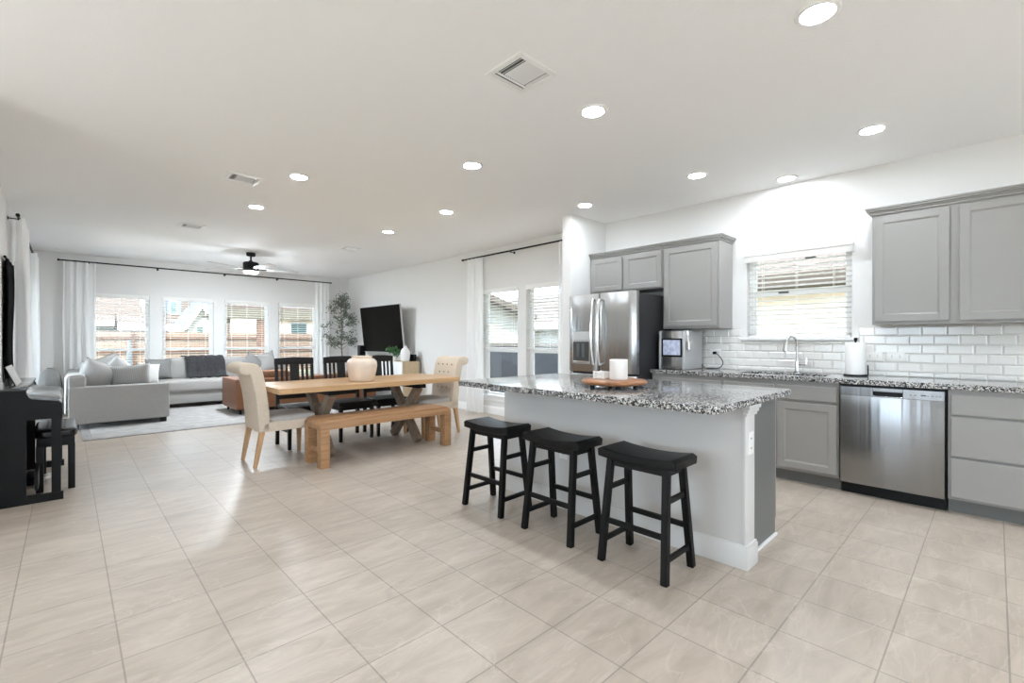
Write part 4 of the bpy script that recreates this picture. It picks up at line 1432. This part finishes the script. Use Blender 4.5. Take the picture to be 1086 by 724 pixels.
# ------------------------------------------------------------------ leather sofa
lo = thing('leather_sofa', 'tan leather sofa with its back to the dining table', 'sofa', (3.2, 8.95, 0))
lx0, lx1, ly0, ly1 = 1.96, 4.40, 8.45, 9.40
MB().box((lx0, ly0 + 0.01, 0.09), (lx0 + 0.2, ly1, 0.585), 0.025, 3).build('arm', M['leather'], lo)
MB().box((lx1 - 0.2, ly0 + 0.01, 0.09), (lx1, ly1, 0.585), 0.025, 3).build('arm', M['leather'], lo)
MB().box((lx0 + 0.005, ly0, 0.09), (lx1 - 0.005, ly0 + 0.2, 0.585), 0.025, 3).build('back', M['leather'], lo)
MB().box((lx0 + 0.15, ly0 + 0.15, 0.09), (lx1 - 0.15, ly1 - 0.02, 0.30), 0.02).build('base', M['leather'], lo)
n3 = 3
wd = (lx1 - lx0 - 0.42) / n3
for k in range(n3):
    cx_ = lx0 + 0.21 + wd * (k + 0.5)
    MB().blob((cx_, ly0 + 0.55, 0.37), (wd / 2 - 0.004, 0.36, 0.09), 6, 10).build('seat_cushion', M['leather'], lo, smooth=180)
    MB().blob((cx_, ly0 + (0.20 if k == 0 else 0.30), 0.54 if k == 0 else 0.47), (wd / 2 - 0.004, 0.13, 0.175 if k == 0 else 0.12), 5, 10).build('back_cushion', M['leather'], lo, smooth=180)
for x in (lx0 + 0.08, lx1 - 0.08):
    for y in (ly0 + 0.08, ly1 - 0.08):
        MB().cyl((x, y, G), (x, y, 0.095), 0.014, 0.02, 12).build('foot', M['blackmetal'], lo)

# ------------------------------------------------------------------ dining table, bench, chairs
tb = thing('dining_table', 'long oak dining table with crossed grey trestle legs', 'table', (2.49, 5.07, 0))
tx0, tx1, ty0, ty1 = 1.43, 3.545, 4.63, 5.53
tp_ = MB()
nb = 5
for k in range(nb):
    tp_.box((tx0 + 0.12, ty0 + (ty1 - ty0) * k / nb, 0.708), (tx1 - 0.12, ty0 + (ty1 - ty0) * (k + 1) / nb, 0.762), 0.002, 1)
for x in ((tx0, tx0 + 0.12), (tx1 - 0.12, tx1)):
    tp_.box((x[0], ty0, 0.708), (x[1], ty1, 0.762), 0.004, 1)
tp_.build('tabletop', M['oak'], tb)
for x in (1.98, 3.03):
    tr_ = MB()
    tr_.beam((x, 4.78, 0.02), (x, 5.36, 0.66), 0.075, 0.09)
    tr_.build('trestle_leg', M['greywood'], tb)
    MB().beam((x + 0.002, 5.36, 0.02), (x + 0.002, 4.78, 0.66), 0.075, 0.09).build('trestle_leg', M['greywood'], tb)
    MB().box((x - 0.055, 4.70, 0.655), (x + 0.055, 5.44, 0.708), 0.003).build('top_rail', M['blackmetal'], tb)
MB().box((1.98, 5.045, 0.30), (3.03, 5.095, 0.37), 0.003).build('stretcher_beam', M['greywood'], tb)

bn = thing('dining_bench', 'light oak bench with rounded ends along the near side of the table', 'bench', (2.48, 4.61, 0))
bx0, bx1, by0, by1 = 1.725, 3.235, 4.40, 4.82
rr = 0.075
outer = [(bx0, 0.30)]
outer += [(bx0 + rr - rr * math.cos(R(90 * k / 8)), 0.452 - rr + rr * math.sin(R(90 * k / 8))) for k in range(9)]
outer += [(bx1 - rr + rr * math.sin(R(90 * k / 8)), 0.452 - rr + rr * math.cos(R(90 * k / 8))) for k in range(9)]
outer += [(bx1, 0.30)]
inner = [(bx1 - 0.085, 0.30), (bx1 - 0.085, 0.372), (bx0 + 0.085, 0.372), (bx0 + 0.085, 0.30)]
bsm = MB()
bsm.prism([p for p in outer[1:-1]] + [(bx1, 0.365), (bx0, 0.365)], 'y', by0, by1, 0.003)
bsm.build('seat', M['benchwood'], bn)
for x in (bx0, bx1 - 0.085):
    for y in (by0, by1 - 0.10):
        MB().box((x, y, 0.0), (x + 0.085, y + 0.10, 0.372), 0.003).build('leg', M['benchwood'], bn)
    MB().box((x + 0.02, by0 + 0.09, 0.135), (x + 0.065, by1 - 0.09, 0.185), 0.003).build('stretcher', M['benchwood'], bn)

def rolled_chair():
    """upholstered chair with a scrolled back, facing +X, centred on its seat"""
    o = thing('upholstered_chair', '', 'chair', (0, 0, 0), 'upholstered chairs at the table ends')
    W = 0.245
    # back: side profile swept across Y
    prof = []
    P0 = [(-0.27, 0.34), (-0.285, 0.55), (-0.315, 0.75), (-0.345, 0.88)]
    out = smoothpath([(a, 0, b) for a, b in P0], 5)
    prof = [(p.x, p.z) for p in out]
    cxr, czr, rr_ = -0.372, 0.945, 0.062
    for k in range(17):
        a = R(-52 - 255 * k / 16)
        prof.append((cxr + rr_ * math.cos(a) * (1.15 if k < 12 else 1), czr + rr_ * math.sin(a)))
    inn = [(-0.285, 0.955), (-0.25, 0.87), (-0.215, 0.75), (-0.19, 0.6), (-0.175, 0.46), (-0.17, 0.34)]
    # simpler closed outline: rear curve up, scroll, front curve down
    rear = [(p.x, p.z) for p in smoothpath([(-0.275, 0, 0.34), (-0.285, 0, 0.5), (-0.305, 0, 0.68), (-0.335, 0, 0.83), (-0.35, 0, 0.89)], 5)]
    scroll = [(-0.372 + 0.066 * math.cos(R(a)), 0.945 + 0.060 * math.sin(R(a))) for a in range(-95, -280, -15)]
    scroll = [(-0.375 + 0.072 * math.cos(R(-70 - k * 14)), 0.946 + 0.058 * math.sin(R(-70 - k * 14))) for k in range(15)]
    front = [(p.x, p.z) for p in smoothpath([(-0.345, 0, 1.005), (-0.285, 0, 0.985), (-0.245, 0, 0.92), (-0.22, 0, 0.80), (-0.195, 0, 0.65), (-0.18, 0, 0.48), (-0.175, 0, 0.34)], 5)]
    b = MB().prism(rear + scroll + front, 'y', -W, W, 0.016, 3)
    bo = b.build('backrest', M['linen'], o, local=True, smooth=40)
    btn = MB()
    for i, z in enumerate((0.90, 0.80, 0.70, 0.60)):
        fx = {0.90: -0.238, 0.80: -0.22, 0.70: -0.203, 0.60: -0.19}[z]
        for k in range(4 if i % 2 == 0 else 3):
            y = (-0.15 + 0.10 * k) if i % 2 == 0 else (-0.10 + 0.10 * k)
            btn.blob((fx + 0.003, y, z), (0.007, 0.013, 0.013), 2, 3)
    btn.build('tuft_buttons', M['button'], bo, local=True)
    s = MB()
    s.box((-0.24, -W, 0.335), (0.275, W, 0.43), 0.012, 2)
    s.build('seat_frame', M['linen'], o, local=True)
    c = MB().blob((0.045, 0, 0.425), (0.235, W - 0.002, 0.062), 5, 10)
    c.build('seat_cushion', M['linenshade'], o, local=True, smooth=180)
    for sy in (-1, 1):
        MB().beam((0.245, sy * 0.215, 0.0), (0.245, sy * 0.215, 0.34), 0.032, 0.032, up=(1, 0, 0), w2=0.048, h2=0.048, bev=0.003).build('leg', M['oakleg'], o, local=True)
        MB().beam((-0.305, sy * 0.215, 0.0), (-0.245, sy * 0.215, 0.34), 0.032, 0.032, up=(1, 0, 0), w2=0.048, h2=0.048, bev=0.003).build('leg', M['oakleg'], o, local=True)
    return o
c1 = rolled_chair()
c1.location = (1.595, 5.095, 0)
c1['label'] = 'beige upholstered chair with scrolled back seen from behind, left end of the table'
dup(c1, (3.435, 5.13, 0), PI, 'beige button-tufted chair facing the view at the right end of the table')

def slat_chair():
    """dark slatted dining chair facing -Y, centred on its seat"""
    o = thing('slat_back_chair', '', 'chair', (0, 0, 0), 'dark slat back chairs on the far side of the table')
    w = 0.205
    for sx in (-1, 1):
        p = MB()
        p.beam((sx * w, 0.20, 0.0), (sx * w, 0.185, 0.45), 0.036, 0.036, up=(0, 1, 0))
        p.beam((sx * w, 0.185, 0.45), (sx * w, 0.245, 0.985), 0.036, 0.036, up=(0, 1, 0), w2=0.032, h2=0.024)
        p.build('rear_post', M['darkwood'], o, local=True)
        MB().beam((sx * (w - 0.005), -0.20, 0.0), (sx * (w - 0.005), -0.20, 0.42), 0.032, 0.032, up=(0, 1, 0), w2=0.042, h2=0.042).build('leg', M['darkwood'], o, local=True)
        MB().beam((sx * (w - 0.005), -0.20, 0.20), (sx * w, 0.19, 0.20), 0.018, 0.03).build('stretcher', M['darkwood'], o, local=True)
    tr = MB()
    top = [(-w - 0.02, 0.93), (w + 0.02, 0.93), (w + 0.02, 1.005), (w * 0.6, 1.015), (0, 1.018), (-w * 0.6, 1.015), (-w - 0.02, 1.005)]
    tr.prism(top, 'y', 0.228, 0.254, 0.004)
    tr.build('top_rail', M['darkwood'], o, local=True)
    MB().beam((-w, 0.197, 0.55), (w, 0.197, 0.55), 0.02, 0.05).build('lower_rail', M['darkwood'], o, local=True)
    for x, sw in ((-0.145, 0.026), (-0.092, 0.026), (0.0, 0.105), (0.092, 0.026), (0.145, 0.026)):
        MB().beam((x, 0.198, 0.56), (x, 0.240, 0.94), sw, 0.012, up=(0, 1, 0)).build('slat', M['darkwood'], o, local=True)
    se = MB().prism([(-0.225, -0.225), (0.225, -0.225), (0.215, 0.20), (-0.215, 0.20)], 'z', 0.435, 0.47, 0.010, 3)
    se.build('seat', M['darkwood'], o, local=True)
    ap = MB()
    ap.box((-0.19, -0.205, 0.375), (0.19, -0.185, 0.436)).box((-0.19, 0.17, 0.375), (0.19, 0.19, 0.436)).box((-0.21, -0.19, 0.375), (-0.19, 0.18, 0.436)).box((0.19, -0.19, 0.375), (0.21, 0.18, 0.436))
    ap.build('apron', M['darkwood'], o, local=True, smooth=0)
    return o
c2 = slat_chair()
c2.location = (1.985, 5.64, 0)
c2['label'] = 'dark slat back chair next to the scrolled beige chair'
dup(c2, (2.56, 5.63, 0), R(1), 'dark slat back chair behind the beige vase')
dup(c2, (3.06, 5.62, 0), R(-2), 'dark slat back chair nearest the white console')

vz = MB().lathe([(0, 0.763), (0.128, 0.763), (0.135, 0.77), (0.148, 0.83), (0.162, 0.90), (0.167, 0.945), (0.160, 0.985), (0.136, 1.010), (0.113, 1.018), (0.107, 1.026), (0.112, 1.034), (0.117, 1.040), (0.110, 1.044), (0.100, 1.038), (0.096, 1.024), (0.13, 0.99), (0.15, 0.945), (0.135, 0.83), (0.11, 0.775), (0, 0.775)], (2.40, 4.95, 0), 48)
tag(vz.build('vase', M['beigecer'], loc=(2.40, 4.95, 0.763), smooth=180), 'wide beige glazed vase on the dining table', 'vase')

# ------------------------------------------------------------------ television wall
tv = thing('television', 'large black television tilted down on the side wall', 'television', (XW, 9.03, 1.45))
bl, tpx = Vector((4.86, 0, 0.965)), Vector((4.755, 0, 1.945))
ty0_, ty1_ = 8.19, 9.905
dirv = (tpx - bl).normalized()
nrm = Vector((dirv.z, 0, -dirv.x)) * -1
def tvbox(d0_, d1_, y0, y1, v0, v1, bev=0.0):
    """box in the tilted panel frame: depth along the outward normal, v up the panel"""
    h = (tpx - bl).length
    mt = Matrix((( -nrm.x, 0, dirv.x, bl.x), (0, 1, 0, 0), (-nrm.z, 0, dirv.z, bl.z), (0, 0, 0, 1)))
    return MB().box((d0_, y0, v0 * h), (d1_, y1, v1 * h), bev, 2, mt)
tvbox(0.004, 0.04, ty0_, ty1_, 0, 1, 0.005).build('bezel', M['silver'], tv)
tvbox(-0.001, 0.010, ty0_ + 0.006, ty1_ - 0.006, 0.012, 0.995).build('screen', M['screen'], tv, smooth=0)
MB().box((4.87, 8.75, 1.25), (XW - 0.001, 9.35, 1.65), 0.005).build('wall_mount', M['blackmetal'], tv)

cn = thing('media_console', 'low pale wood console with white front below the television', 'console', (4.85, 8.98, 0))
cx0, cx1, cy0, cy1 = 4.65, 5.03, 7.90, 10.05
CZ = 0.805
cbm = MB()
cbm.box((cx0 + 0.012, cy0, 0.06), (cx1, cy0 + 0.025, CZ), 0.002, 1).box((cx0 + 0.012, cy1 - 0.025, 0.06), (cx1, cy1, CZ), 0.002, 1)
cbm.box((cx0 + 0.012, cy0 + 0.025, CZ - 0.025), (cx1, cy1 - 0.025, CZ), 0.002, 1).box((cx0 + 0.012, cy0 + 0.025, 0.06), (cx1, cy1 - 0.025, 0.085))
cbm.box((cx1 - 0.01, cy0 + 0.025, 0.085), (cx1, cy1 - 0.025, CZ - 0.025))
cbm.build('carcass', M['console_wood'], cn, smooth=0)
nd = 4
for k in range(nd):
    y0 = cy0 + (cy1 - cy0) * k / nd + 0.003
    y1 = cy0 + (cy1 - cy0) * (k + 1) / nd - 0.003
    dro = MB().box((cx0 - 0.006, y0, 0.065), (cx0 + 0.012, y1, CZ - 0.003), 0.003).build('door', M['console_white'], cn)
    MB().cyl((cx0 - 0.006, y1 - 0.05, 0.5), (cx0 - 0.026, y1 - 0.05, 0.5), 0.011, seg=12).build('knob', M['blackmetal'], dro)
for x in (cx0 + 0.05, cx1 - 0.04):
    for y in (cy0 + 0.05, cy1 - 0.05):
        MB().cyl((x, y, 0), (x, y, 0.062), 0.016, 0.022, 12).build('foot', M['console_wood'], cn)
vw = MB().lathe([(0, CZ + 0.001), (0.075, CZ + 0.001), (0.088, CZ + 0.03), (0.094, CZ + 0.10), (0.094, CZ + 0.17), (0.082, CZ + 0.22), (0.05, CZ + 0.258), (0.034, CZ + 0.27), (0.032, CZ + 0.30), (0.036, CZ + 0.306), (0.028, CZ + 0.306), (0.026, CZ + 0.27), (0, CZ + 0.265)], (4.80, 8.04, 0), 40)
tag(vw.build('vase', M['whitecer'], loc=(4.80, 8.04, CZ), smooth=180), 'white bottle shaped vase on the media console', 'vase')
sbm = thing('soundbar', 'slim silver soundbar on the console below the television', 'soundbar', (4.74, 9.15, CZ))
MB().box((4.69, 8.62, CZ + 0.008), (4.78, 9.70, CZ + 0.075), 0.012, 3).build('body', M['silver'], sbm)
MB().box((4.686, 8.66, CZ + 0.018), (4.692, 9.66, CZ + 0.066), 0.002).build('grille', M['console_white'], sbm)
fbar = MB().box((4.70, 8.70, CZ), (4.77, 8.80, CZ + 0.009)).box((4.70, 9.52, CZ), (4.77, 9.62, CZ + 0.009))
fbar.build('feet', M['black'], sbm)
spk = thing('speaker', 'small black speaker on the console beside the olive tree', 'speaker', (4.83, 9.93, CZ))
MB().box((4.76, 9.915, CZ + 0.001), (4.90, 10.04, CZ + 0.30), 0.008).build('cabinet', M['black'], spk)
MB().cyl((4.762, 9.978, CZ + 0.10), (4.755, 9.978, CZ + 0.10), 0.05, seg=20).cyl((4.762, 9.978, CZ + 0.22), (4.755, 9.978, CZ + 0.22), 0.025, seg=16).build('driver', M['fridge_side'], spk)
rt = thing('game_console', 'small black electronics box behind the white vase on the console', 'electronics', (4.95, 7.99, CZ))
MB().box((4.91, 7.93, CZ + 0.006), (4.99, 8.17, CZ + 0.135), 0.012, 3).build('case', M['black'], rt)
MB().box((4.915, 7.95, CZ), (4.985, 8.15, CZ + 0.007)).build('foot', M['fridge_side'], rt)
tag(MB().tube(smoothpath([(4.99, 8.0, CZ + 0.06), (5.04, 7.93, CZ + 0.05), (5.055, 7.885, CZ - 0.05), (5.05, 7.87, CZ - 0.2), (5.06, 7.88, 0.4), (5.065, 7.88, 0.35)]), 0.005, 8).build('power_cord', M['black'], loc=(5.05, 7.9, 0.35)), 'black cord hanging behind the near end of the media console', 'cord')

def leafcloud(mb, pts, size, rnd, n):
    for _ in range(n):
        p, spread = rnd.choice(pts)
        c = Vector(p) + Vector([rnd.gauss(0, spread) for _ in range(3)])
        d = Vector([rnd.uniform(-1, 1), rnd.uniform(-1, 1), rnd.uniform(-0.5, 1)]).normalized()
        s = d.cross(Vector((rnd.uniform(-1, 1), rnd.uniform(-1, 1), rnd.uniform(-1, 1)))).normalized()
        l = size * rnd.uniform(0.7, 1.3)
        w = l * 0.2
        nm = d.cross(s) * (w * 0.4)
        v = [mb.bm.verts.new(c + q) for q in (-d * l / 2, s * w + nm, d * l / 2, -s * w + nm)]
        m0 = mb.bm.verts.new(c - nm * 0.3)
        mb.bm.faces.new((v[0], v[1], m0))
        mb.bm.faces.new((v[1], v[2], m0))
        mb.bm.faces.new((v[2], v[3], m0))
        mb.bm.faces.new((v[3], v[0], m0))

pln = thing('potted_plant', 'small leafy green plant in a white pot beside the white vase', 'plant', (4.73, 8.34, CZ))
MB().lathe([(0, CZ + 0.001), (0.045, CZ + 0.001), (0.06, CZ + 0.09), (0.054, CZ + 0.09), (0.05, CZ + 0.08), (0, CZ + 0.08)], (4.73, 8.34, 0), 28).build('pot', M['whitecer'], pln)
rnd = random.Random(3)
lf = MB()
stm = MB()
pp = []
for k in range(16):
    a = 2 * PI * k / 16 + rnd.uniform(-0.2, 0.2)
    l = rnd.uniform(0.05, 0.13)
    e = (4.73 + l * math.cos(a), 8.34 + l * math.sin(a), CZ + 0.09 + rnd.uniform(0.04, 0.17))
    stm.tube([(4.73, 8.34, CZ + 0.08), ((4.73 + e[0]) / 2, (8.34 + e[1]) / 2, e[2]), e], 0.003, 5)
    pp.append((e, 0.03))
leafcloud(lf, pp, 0.065, rnd, 150)
stm.build('stems', M['leafgreen'], pln)
lf.build('foliage', M['leafgreen'], pln, smooth=0)

# olive tree in the far corner
ol = thing('olive_tree', 'slender potted olive tree in the far right corner', 'tree', (4.70, 10.72, 0))
OX, OY = 4.70, 10.72
MB().lathe([(0, 0.001), (0.14, 0.001), (0.17, 0.02), (0.185, 0.30), (0.175, 0.32), (0.16, 0.32), (0.155, 0.27), (0, 0.27)], (OX, OY, 0), 32).build('basket_pot', M['basket'], ol)
rnd = random.Random(11)
trk = MB()
trunk = smoothpath([(OX, OY, 0.27), (OX + 0.015, OY, 0.7), (OX - 0.01, OY + 0.01, 1.1), (OX + 0.01, OY, 1.5), (OX - 0.02, OY, 1.85), (OX - 0.02, OY, 2.1)], 4)
trk.tube(trunk, [0.018 - 0.013 * i / (len(trunk) - 1) for i in range(len(trunk))], 8)
clus = []
for k in range(46):
    t = rnd.uniform(0.35, 1.0)
    base = trunk[int(t * (len(trunk) - 1))]
    a = rnd.uniform(0, 2 * PI)
    z = base.z
    reach = (0.44 if z < 1.6 else 0.44 * max(0.25, (2.25 - z) / 0.65)) * rnd.uniform(0.5, 1.0)
    end = Vector((base.x + reach * math.cos(a), base.y + reach * 0.85 * math.sin(a), z + rnd.uniform(0.05, 0.22)))
    end.y = min(end.y, 11.05)
    end.x = min(end.x, 5.02)
    mid = (base + end) / 2 + Vector((0, 0, 0.03))
    trk.tube([base, mid, end], [0.006, 0.004, 0.002], 5)
    clus.append((tuple(end), 0.045))
    clus.append((tuple((end + mid) / 2), 0.04))
trk.build('trunk', M['bark'], ol)
ofl = MB()
leafcloud(ofl, clus, 0.062, rnd, 1500)
for v in ofl.bm.verts:
    v.co.y = min(v.co.y, 11.15)
    v.co.x = min(v.co.x, 5.07)
    if v.co.x < 4.62:
        v.co.y = min(v.co.y, 10.98)
ofl.build('foliage', M['leaf'], ol, smooth=0)

# ------------------------------------------------------------------ outdoors
struct('ground', MB().box((-40, -40, -0.35), (60, 70, -0.15)), M['lawn'], smooth=0)
struct('patio', MB().box((-3, YF + 0.15, -0.15), (9, YF + 3.6, -0.06)), M['patio'], smooth=0)
struct('bounce_slab', MB().box((-14, -16, -0.15), (7, -4.15, -0.06)).box((-14, -4.15, -0.15), (-3.6, 9, -0.06)), M['patio'], smooth=0)  # unseen pale slab, added to bounce daylight in through the openings

def fence(label, x0, x1, y, zt):
    o = thing('wooden_fence', label, 'fence', ((x0 + x1) / 2, y, -0.15))
    MB().box((x0, y, -0.12), (x1, y + 0.02, zt)).build('boards', M['cedar'], o, smooth=0)
    r_ = MB()
    for z in (0.15, 0.75, zt - 0.28):
        r_.box((x0, y - 0.045, z), (x1, y - 0.001, z + 0.09))
    r_.build('rails', M['cedarrail'], o, smooth=0)
    x = x0
    while x <= x1:
        MB().box((x - 0.05, y - 0.10, -0.15), (x + 0.05, y - 0.046, zt - 0.02)).build('post', M['cedarrail'], o, smooth=0)
        x += 2.44
    return o
fence('cedar fence along the back of the yard behind the living room windows', -8.0, 15.9, 22.0, 1.53)

def gable_house(label, x0, x1, y0, y1, zw, zr, wallm, roofm, over=0.5, ridge='x', extra=None):
    """hip-less house: walls, gabled roof with the ridge along x or y, fascia"""
    o = thing('house', label, 'house', ((x0 + x1) / 2, (y0 + y1) / 2, -0.15), 'houses beyond the yard')
    MB().box((x0, y0, -0.15), (x1, y1, zw)).build('walls', wallm, o, smooth=0)
    rf = MB()
    if ridge == 'x':
        ym = (y0 + y1) / 2
        sl = (zr - zw) / (ym - y0)
        e0 = zw - sl * over
        rf.prism([(y0 - over, e0), (ym, zr), (y1 + over, e0), (y1 + over, e0 + 0.18), (ym, zr + 0.18), (y0 - over, e0 + 0.18)], 'x', x0 - over, x1 + over)
        w = MB().prism([(y0, zw), (y1, zw), (ym, zr)], 'x', x0 + 0.01, x1 - 0.01)
        fa_ = MB().box((x0 - over, y0 - over - 0.03, e0 - 0.06), (x1 + over, y0 - over, e0 + 0.17))
    else:
        xm = (x0 + x1) / 2
        sl = (zr - zw) / (xm - x0)
        e0 = zw - sl * over
        rf.prism([(x0 - over, e0), (xm, zr), (x1 + over, e0), (x1 + over, e0 + 0.18), (xm, zr + 0.18), (x0 - over, e0 + 0.18)], 'y', y0 - over, y1 + over)
        w = MB().prism([(x0, zw), (x1, zw), (xm, zr)], 'y', y0 + 0.01, y1 - 0.01)
        fa_ = MB()
        fa_.beam((x0 - over, y0 - over - 0.02, e0 + 0.06), (xm, y0 - over - 0.02, zr + 0.06), 0.05, 0.22)
        fa_.beam((x1 + over, y0 - over - 0.02, e0 + 0.06), (xm, y0 - over - 0.02, zr + 0.06), 0.05, 0.22)
        fa_.box((x0 - over - 0.03, y0 - over, e0 - 0.06), (x0 - over, y1 + over, e0 + 0.17))
    rf.build('roof', roofm, o, smooth=0)
    w.build('gable_wall', wallm, o, smooth=0)
    fa_.build('fascia', M['fascia'], o, smooth=0)
    return o
def house_window(o, x0, x1, y, z0, z1, shutters=False):
    f = MB()
    f.box((x0 - 0.08, y - 0.05, z0 - 0.08), (x1 + 0.08, y - 0.005, z1 + 0.08))
    fo_ = f.build('window', M['fascia'], o, smooth=0)
    MB().box((x0, y - 0.06, z0), (x1, y - 0.045, z1)).build('pane', M['houseglass'], fo_, smooth=0)
    if shutters:
        for a in (x0 - 0.42, x1 + 0.12):
            MB().box((a, y - 0.06, z0 - 0.05), (a + 0.30, y - 0.004, z1 + 0.05)).build('shutter', M['shutter'], o, smooth=0)

# one-storey house on the left with a broad tan roof
h1 = gable_house('tan roofed one storey house behind the fence, seen through the leftmost window', -9.0, 1.7, 25.0, 34.0, 2.25, 5.3, M['siding'], M['shingle'], 0.6)
h1b = gable_house('low white house wing with a white eave, beside the leftmost tan roofed house', 1.5, 2.9, 22.7, 24.1, 1.75, 2.15, M['siding'], M['shingle'], 0.15)
# two-storey brick house
h2 = gable_house('two storey tan brick house with slate shutters beyond the fence', 6.8, 20.4, 61.0, 75.0, 8.7, 13.0, M['brick'], M['shinglegrey'], 0.5)
house_window(h2, 7.95, 8.5, 61.0, 4.05, 5.4, True)
house_window(h2, 7.7, 9.0, 61.0, 2.5, 3.3)
MB().box((9.7, 60.9, 3.9), (12.2, 61.0, 5.6)).build('gable_panel', M['shutter'], h2, smooth=0)
h2b = gable_house('small white gabled wing in front of the brick house', 6.25, 7.9, 40.0, 46.0, 2.35, 3.7, M['siding'], M['shinglegrey'], 0.25, 'y')
house_window(h2b, 6.75, 7.15, 40.0, 1.75, 2.2)
# covered patio on the right: tan roof, olive soffit, cedar post
pv = thing('covered_patio', 'tan roofed patio cover with cedar posts in the yard behind the right windows', 'patio cover', (6.6, 17.0, -0.15))
MB().prism([(15.2, 2.12), (19.2, 3.7), (19.2, 3.86), (15.2, 2.22)], 'x', 3.2, 7.4).build('roof', M['shingle'], pv, smooth=0)
MB().box((3.25, 15.25, 2.0), (7.35, 19.2, 2.10)).build('soffit', M['soffit'], pv, smooth=0)
MB().box((3.2, 15.15, 1.86), (7.4, 15.22, 2.14)).build('beam', M['soffit'], pv, smooth=0)
for x in (4.2, 7.1):
    MB().box((x - 0.09, 15.22, -0.15), (x + 0.09, 15.40, 2.0)).build('post', M['cedarrail'], pv, smooth=0)
h3 = gable_house('cream house with a small green window seen under the patio cover', 8.0, 16.0, 27.0, 36.0, 2.7, 5.5, M['stucco'], M['shingle'], 0.5)
house_window(h3, 8.95, 9.75, 27.0, 1.45, 2.15)
# smoker / grill post seen dark in the first window
gp = thing('patio_umbrella', 'closed dark patio umbrella on the patio outside the leftmost window', 'umbrella', (1.02, 13.6, -0.06))
MB().cyl((1.02, 13.6, -0.06), (1.02, 13.6, 1.05), 0.018, seg=10).lathe([(0, -0.06), (0.22, -0.06), (0.22, -0.02), (0, 0.0)], (1.02, 13.6, 0), 24).build('pole', M['greymetal'], gp)
MB().lathe([(0.0, 0.52), (0.06, 0.54), (0.055, 0.9), (0.03, 1.2), (0, 1.22)], (1.02, 13.6, 0), 14).build('folded_canopy', M['greymetal'], gp)

# right-hand side: neighbour close to the kitchen window and dark fence by the side windows
h4 = thing('house', 'neighbouring cream house right outside the kitchen window', 'house', (11.5, 1.5, -0.15), 'houses beyond the yard')
MB().box((9.0, -6.0, -0.15), (15.0, 5.6, 2.15)).build('walls', M['stucco'], h4, smooth=0)
MB().prism([(8.45, 2.16), (12.0, 4.1), (15.5, 2.16), (15.5, 2.3), (12.0, 4.28), (8.45, 2.30)], 'y', -6.5, 6.1).build('roof', M['shingle'], h4, smooth=0)
MB().box((8.46, -6.4, 2.10), (9.0, 6.0, 2.16)).build('soffit', M['soffit'], h4, smooth=0)
MB().box((8.42, -6.5, 2.08), (8.46, 6.1, 2.30)).build('fascia', M['fasciabrown'], h4, smooth=0)
sf = thing('slate_fence', 'low slate blue fence outside the side windows', 'fence', (8.0, 9.0, -0.15))
MB().box((8.0, 5.6, -0.15), (8.05, 12.4, 1.08)).build('boards', M['slate'], sf, smooth=0)
MB().box((7.97, 5.6, 1.08), (8.08, 12.4, 1.16)).build('cap_rail', M['slaterail'], sf, smooth=0)
h5 = thing('house', 'white house with a brown rake board outside the side window by the tufted chair', 'house', (10.3, 17.0, -0.15), 'houses beyond the yard')
MB().prism([(8.3, -0.15), (13.2, -0.15), (13.2, 2.15), (10.2, 2.96), (8.3, 2.45)], 'y', 13.2, 20.0).build('walls', M['siding'], h5, smooth=0)
MB().prism([(13.6, 2.08), (10.2, 3.0), (7.9, 2.38), (7.9, 2.52), (10.2, 3.18), (13.6, 2.24)], 'y', 12.8, 20.4).build('roof', M['shingle'], h5, smooth=0)
MB().beam((13.6, 12.77, 2.14), (10.2, 12.77, 3.06), 0.05, 0.22).beam((7.9, 12.77, 2.42), (10.2, 12.77, 3.06), 0.05, 0.22).build('rake_board', M['fasciabrown'], h5, smooth=0)
h6 = gable_house('tan roofed white house beyond the slate fence, outside the window by the refrigerator', 17.0, 27.0, 8.0, 22.0, 2.0, 3.9, M['siding'], M['shingle'], 0.5, 'y')
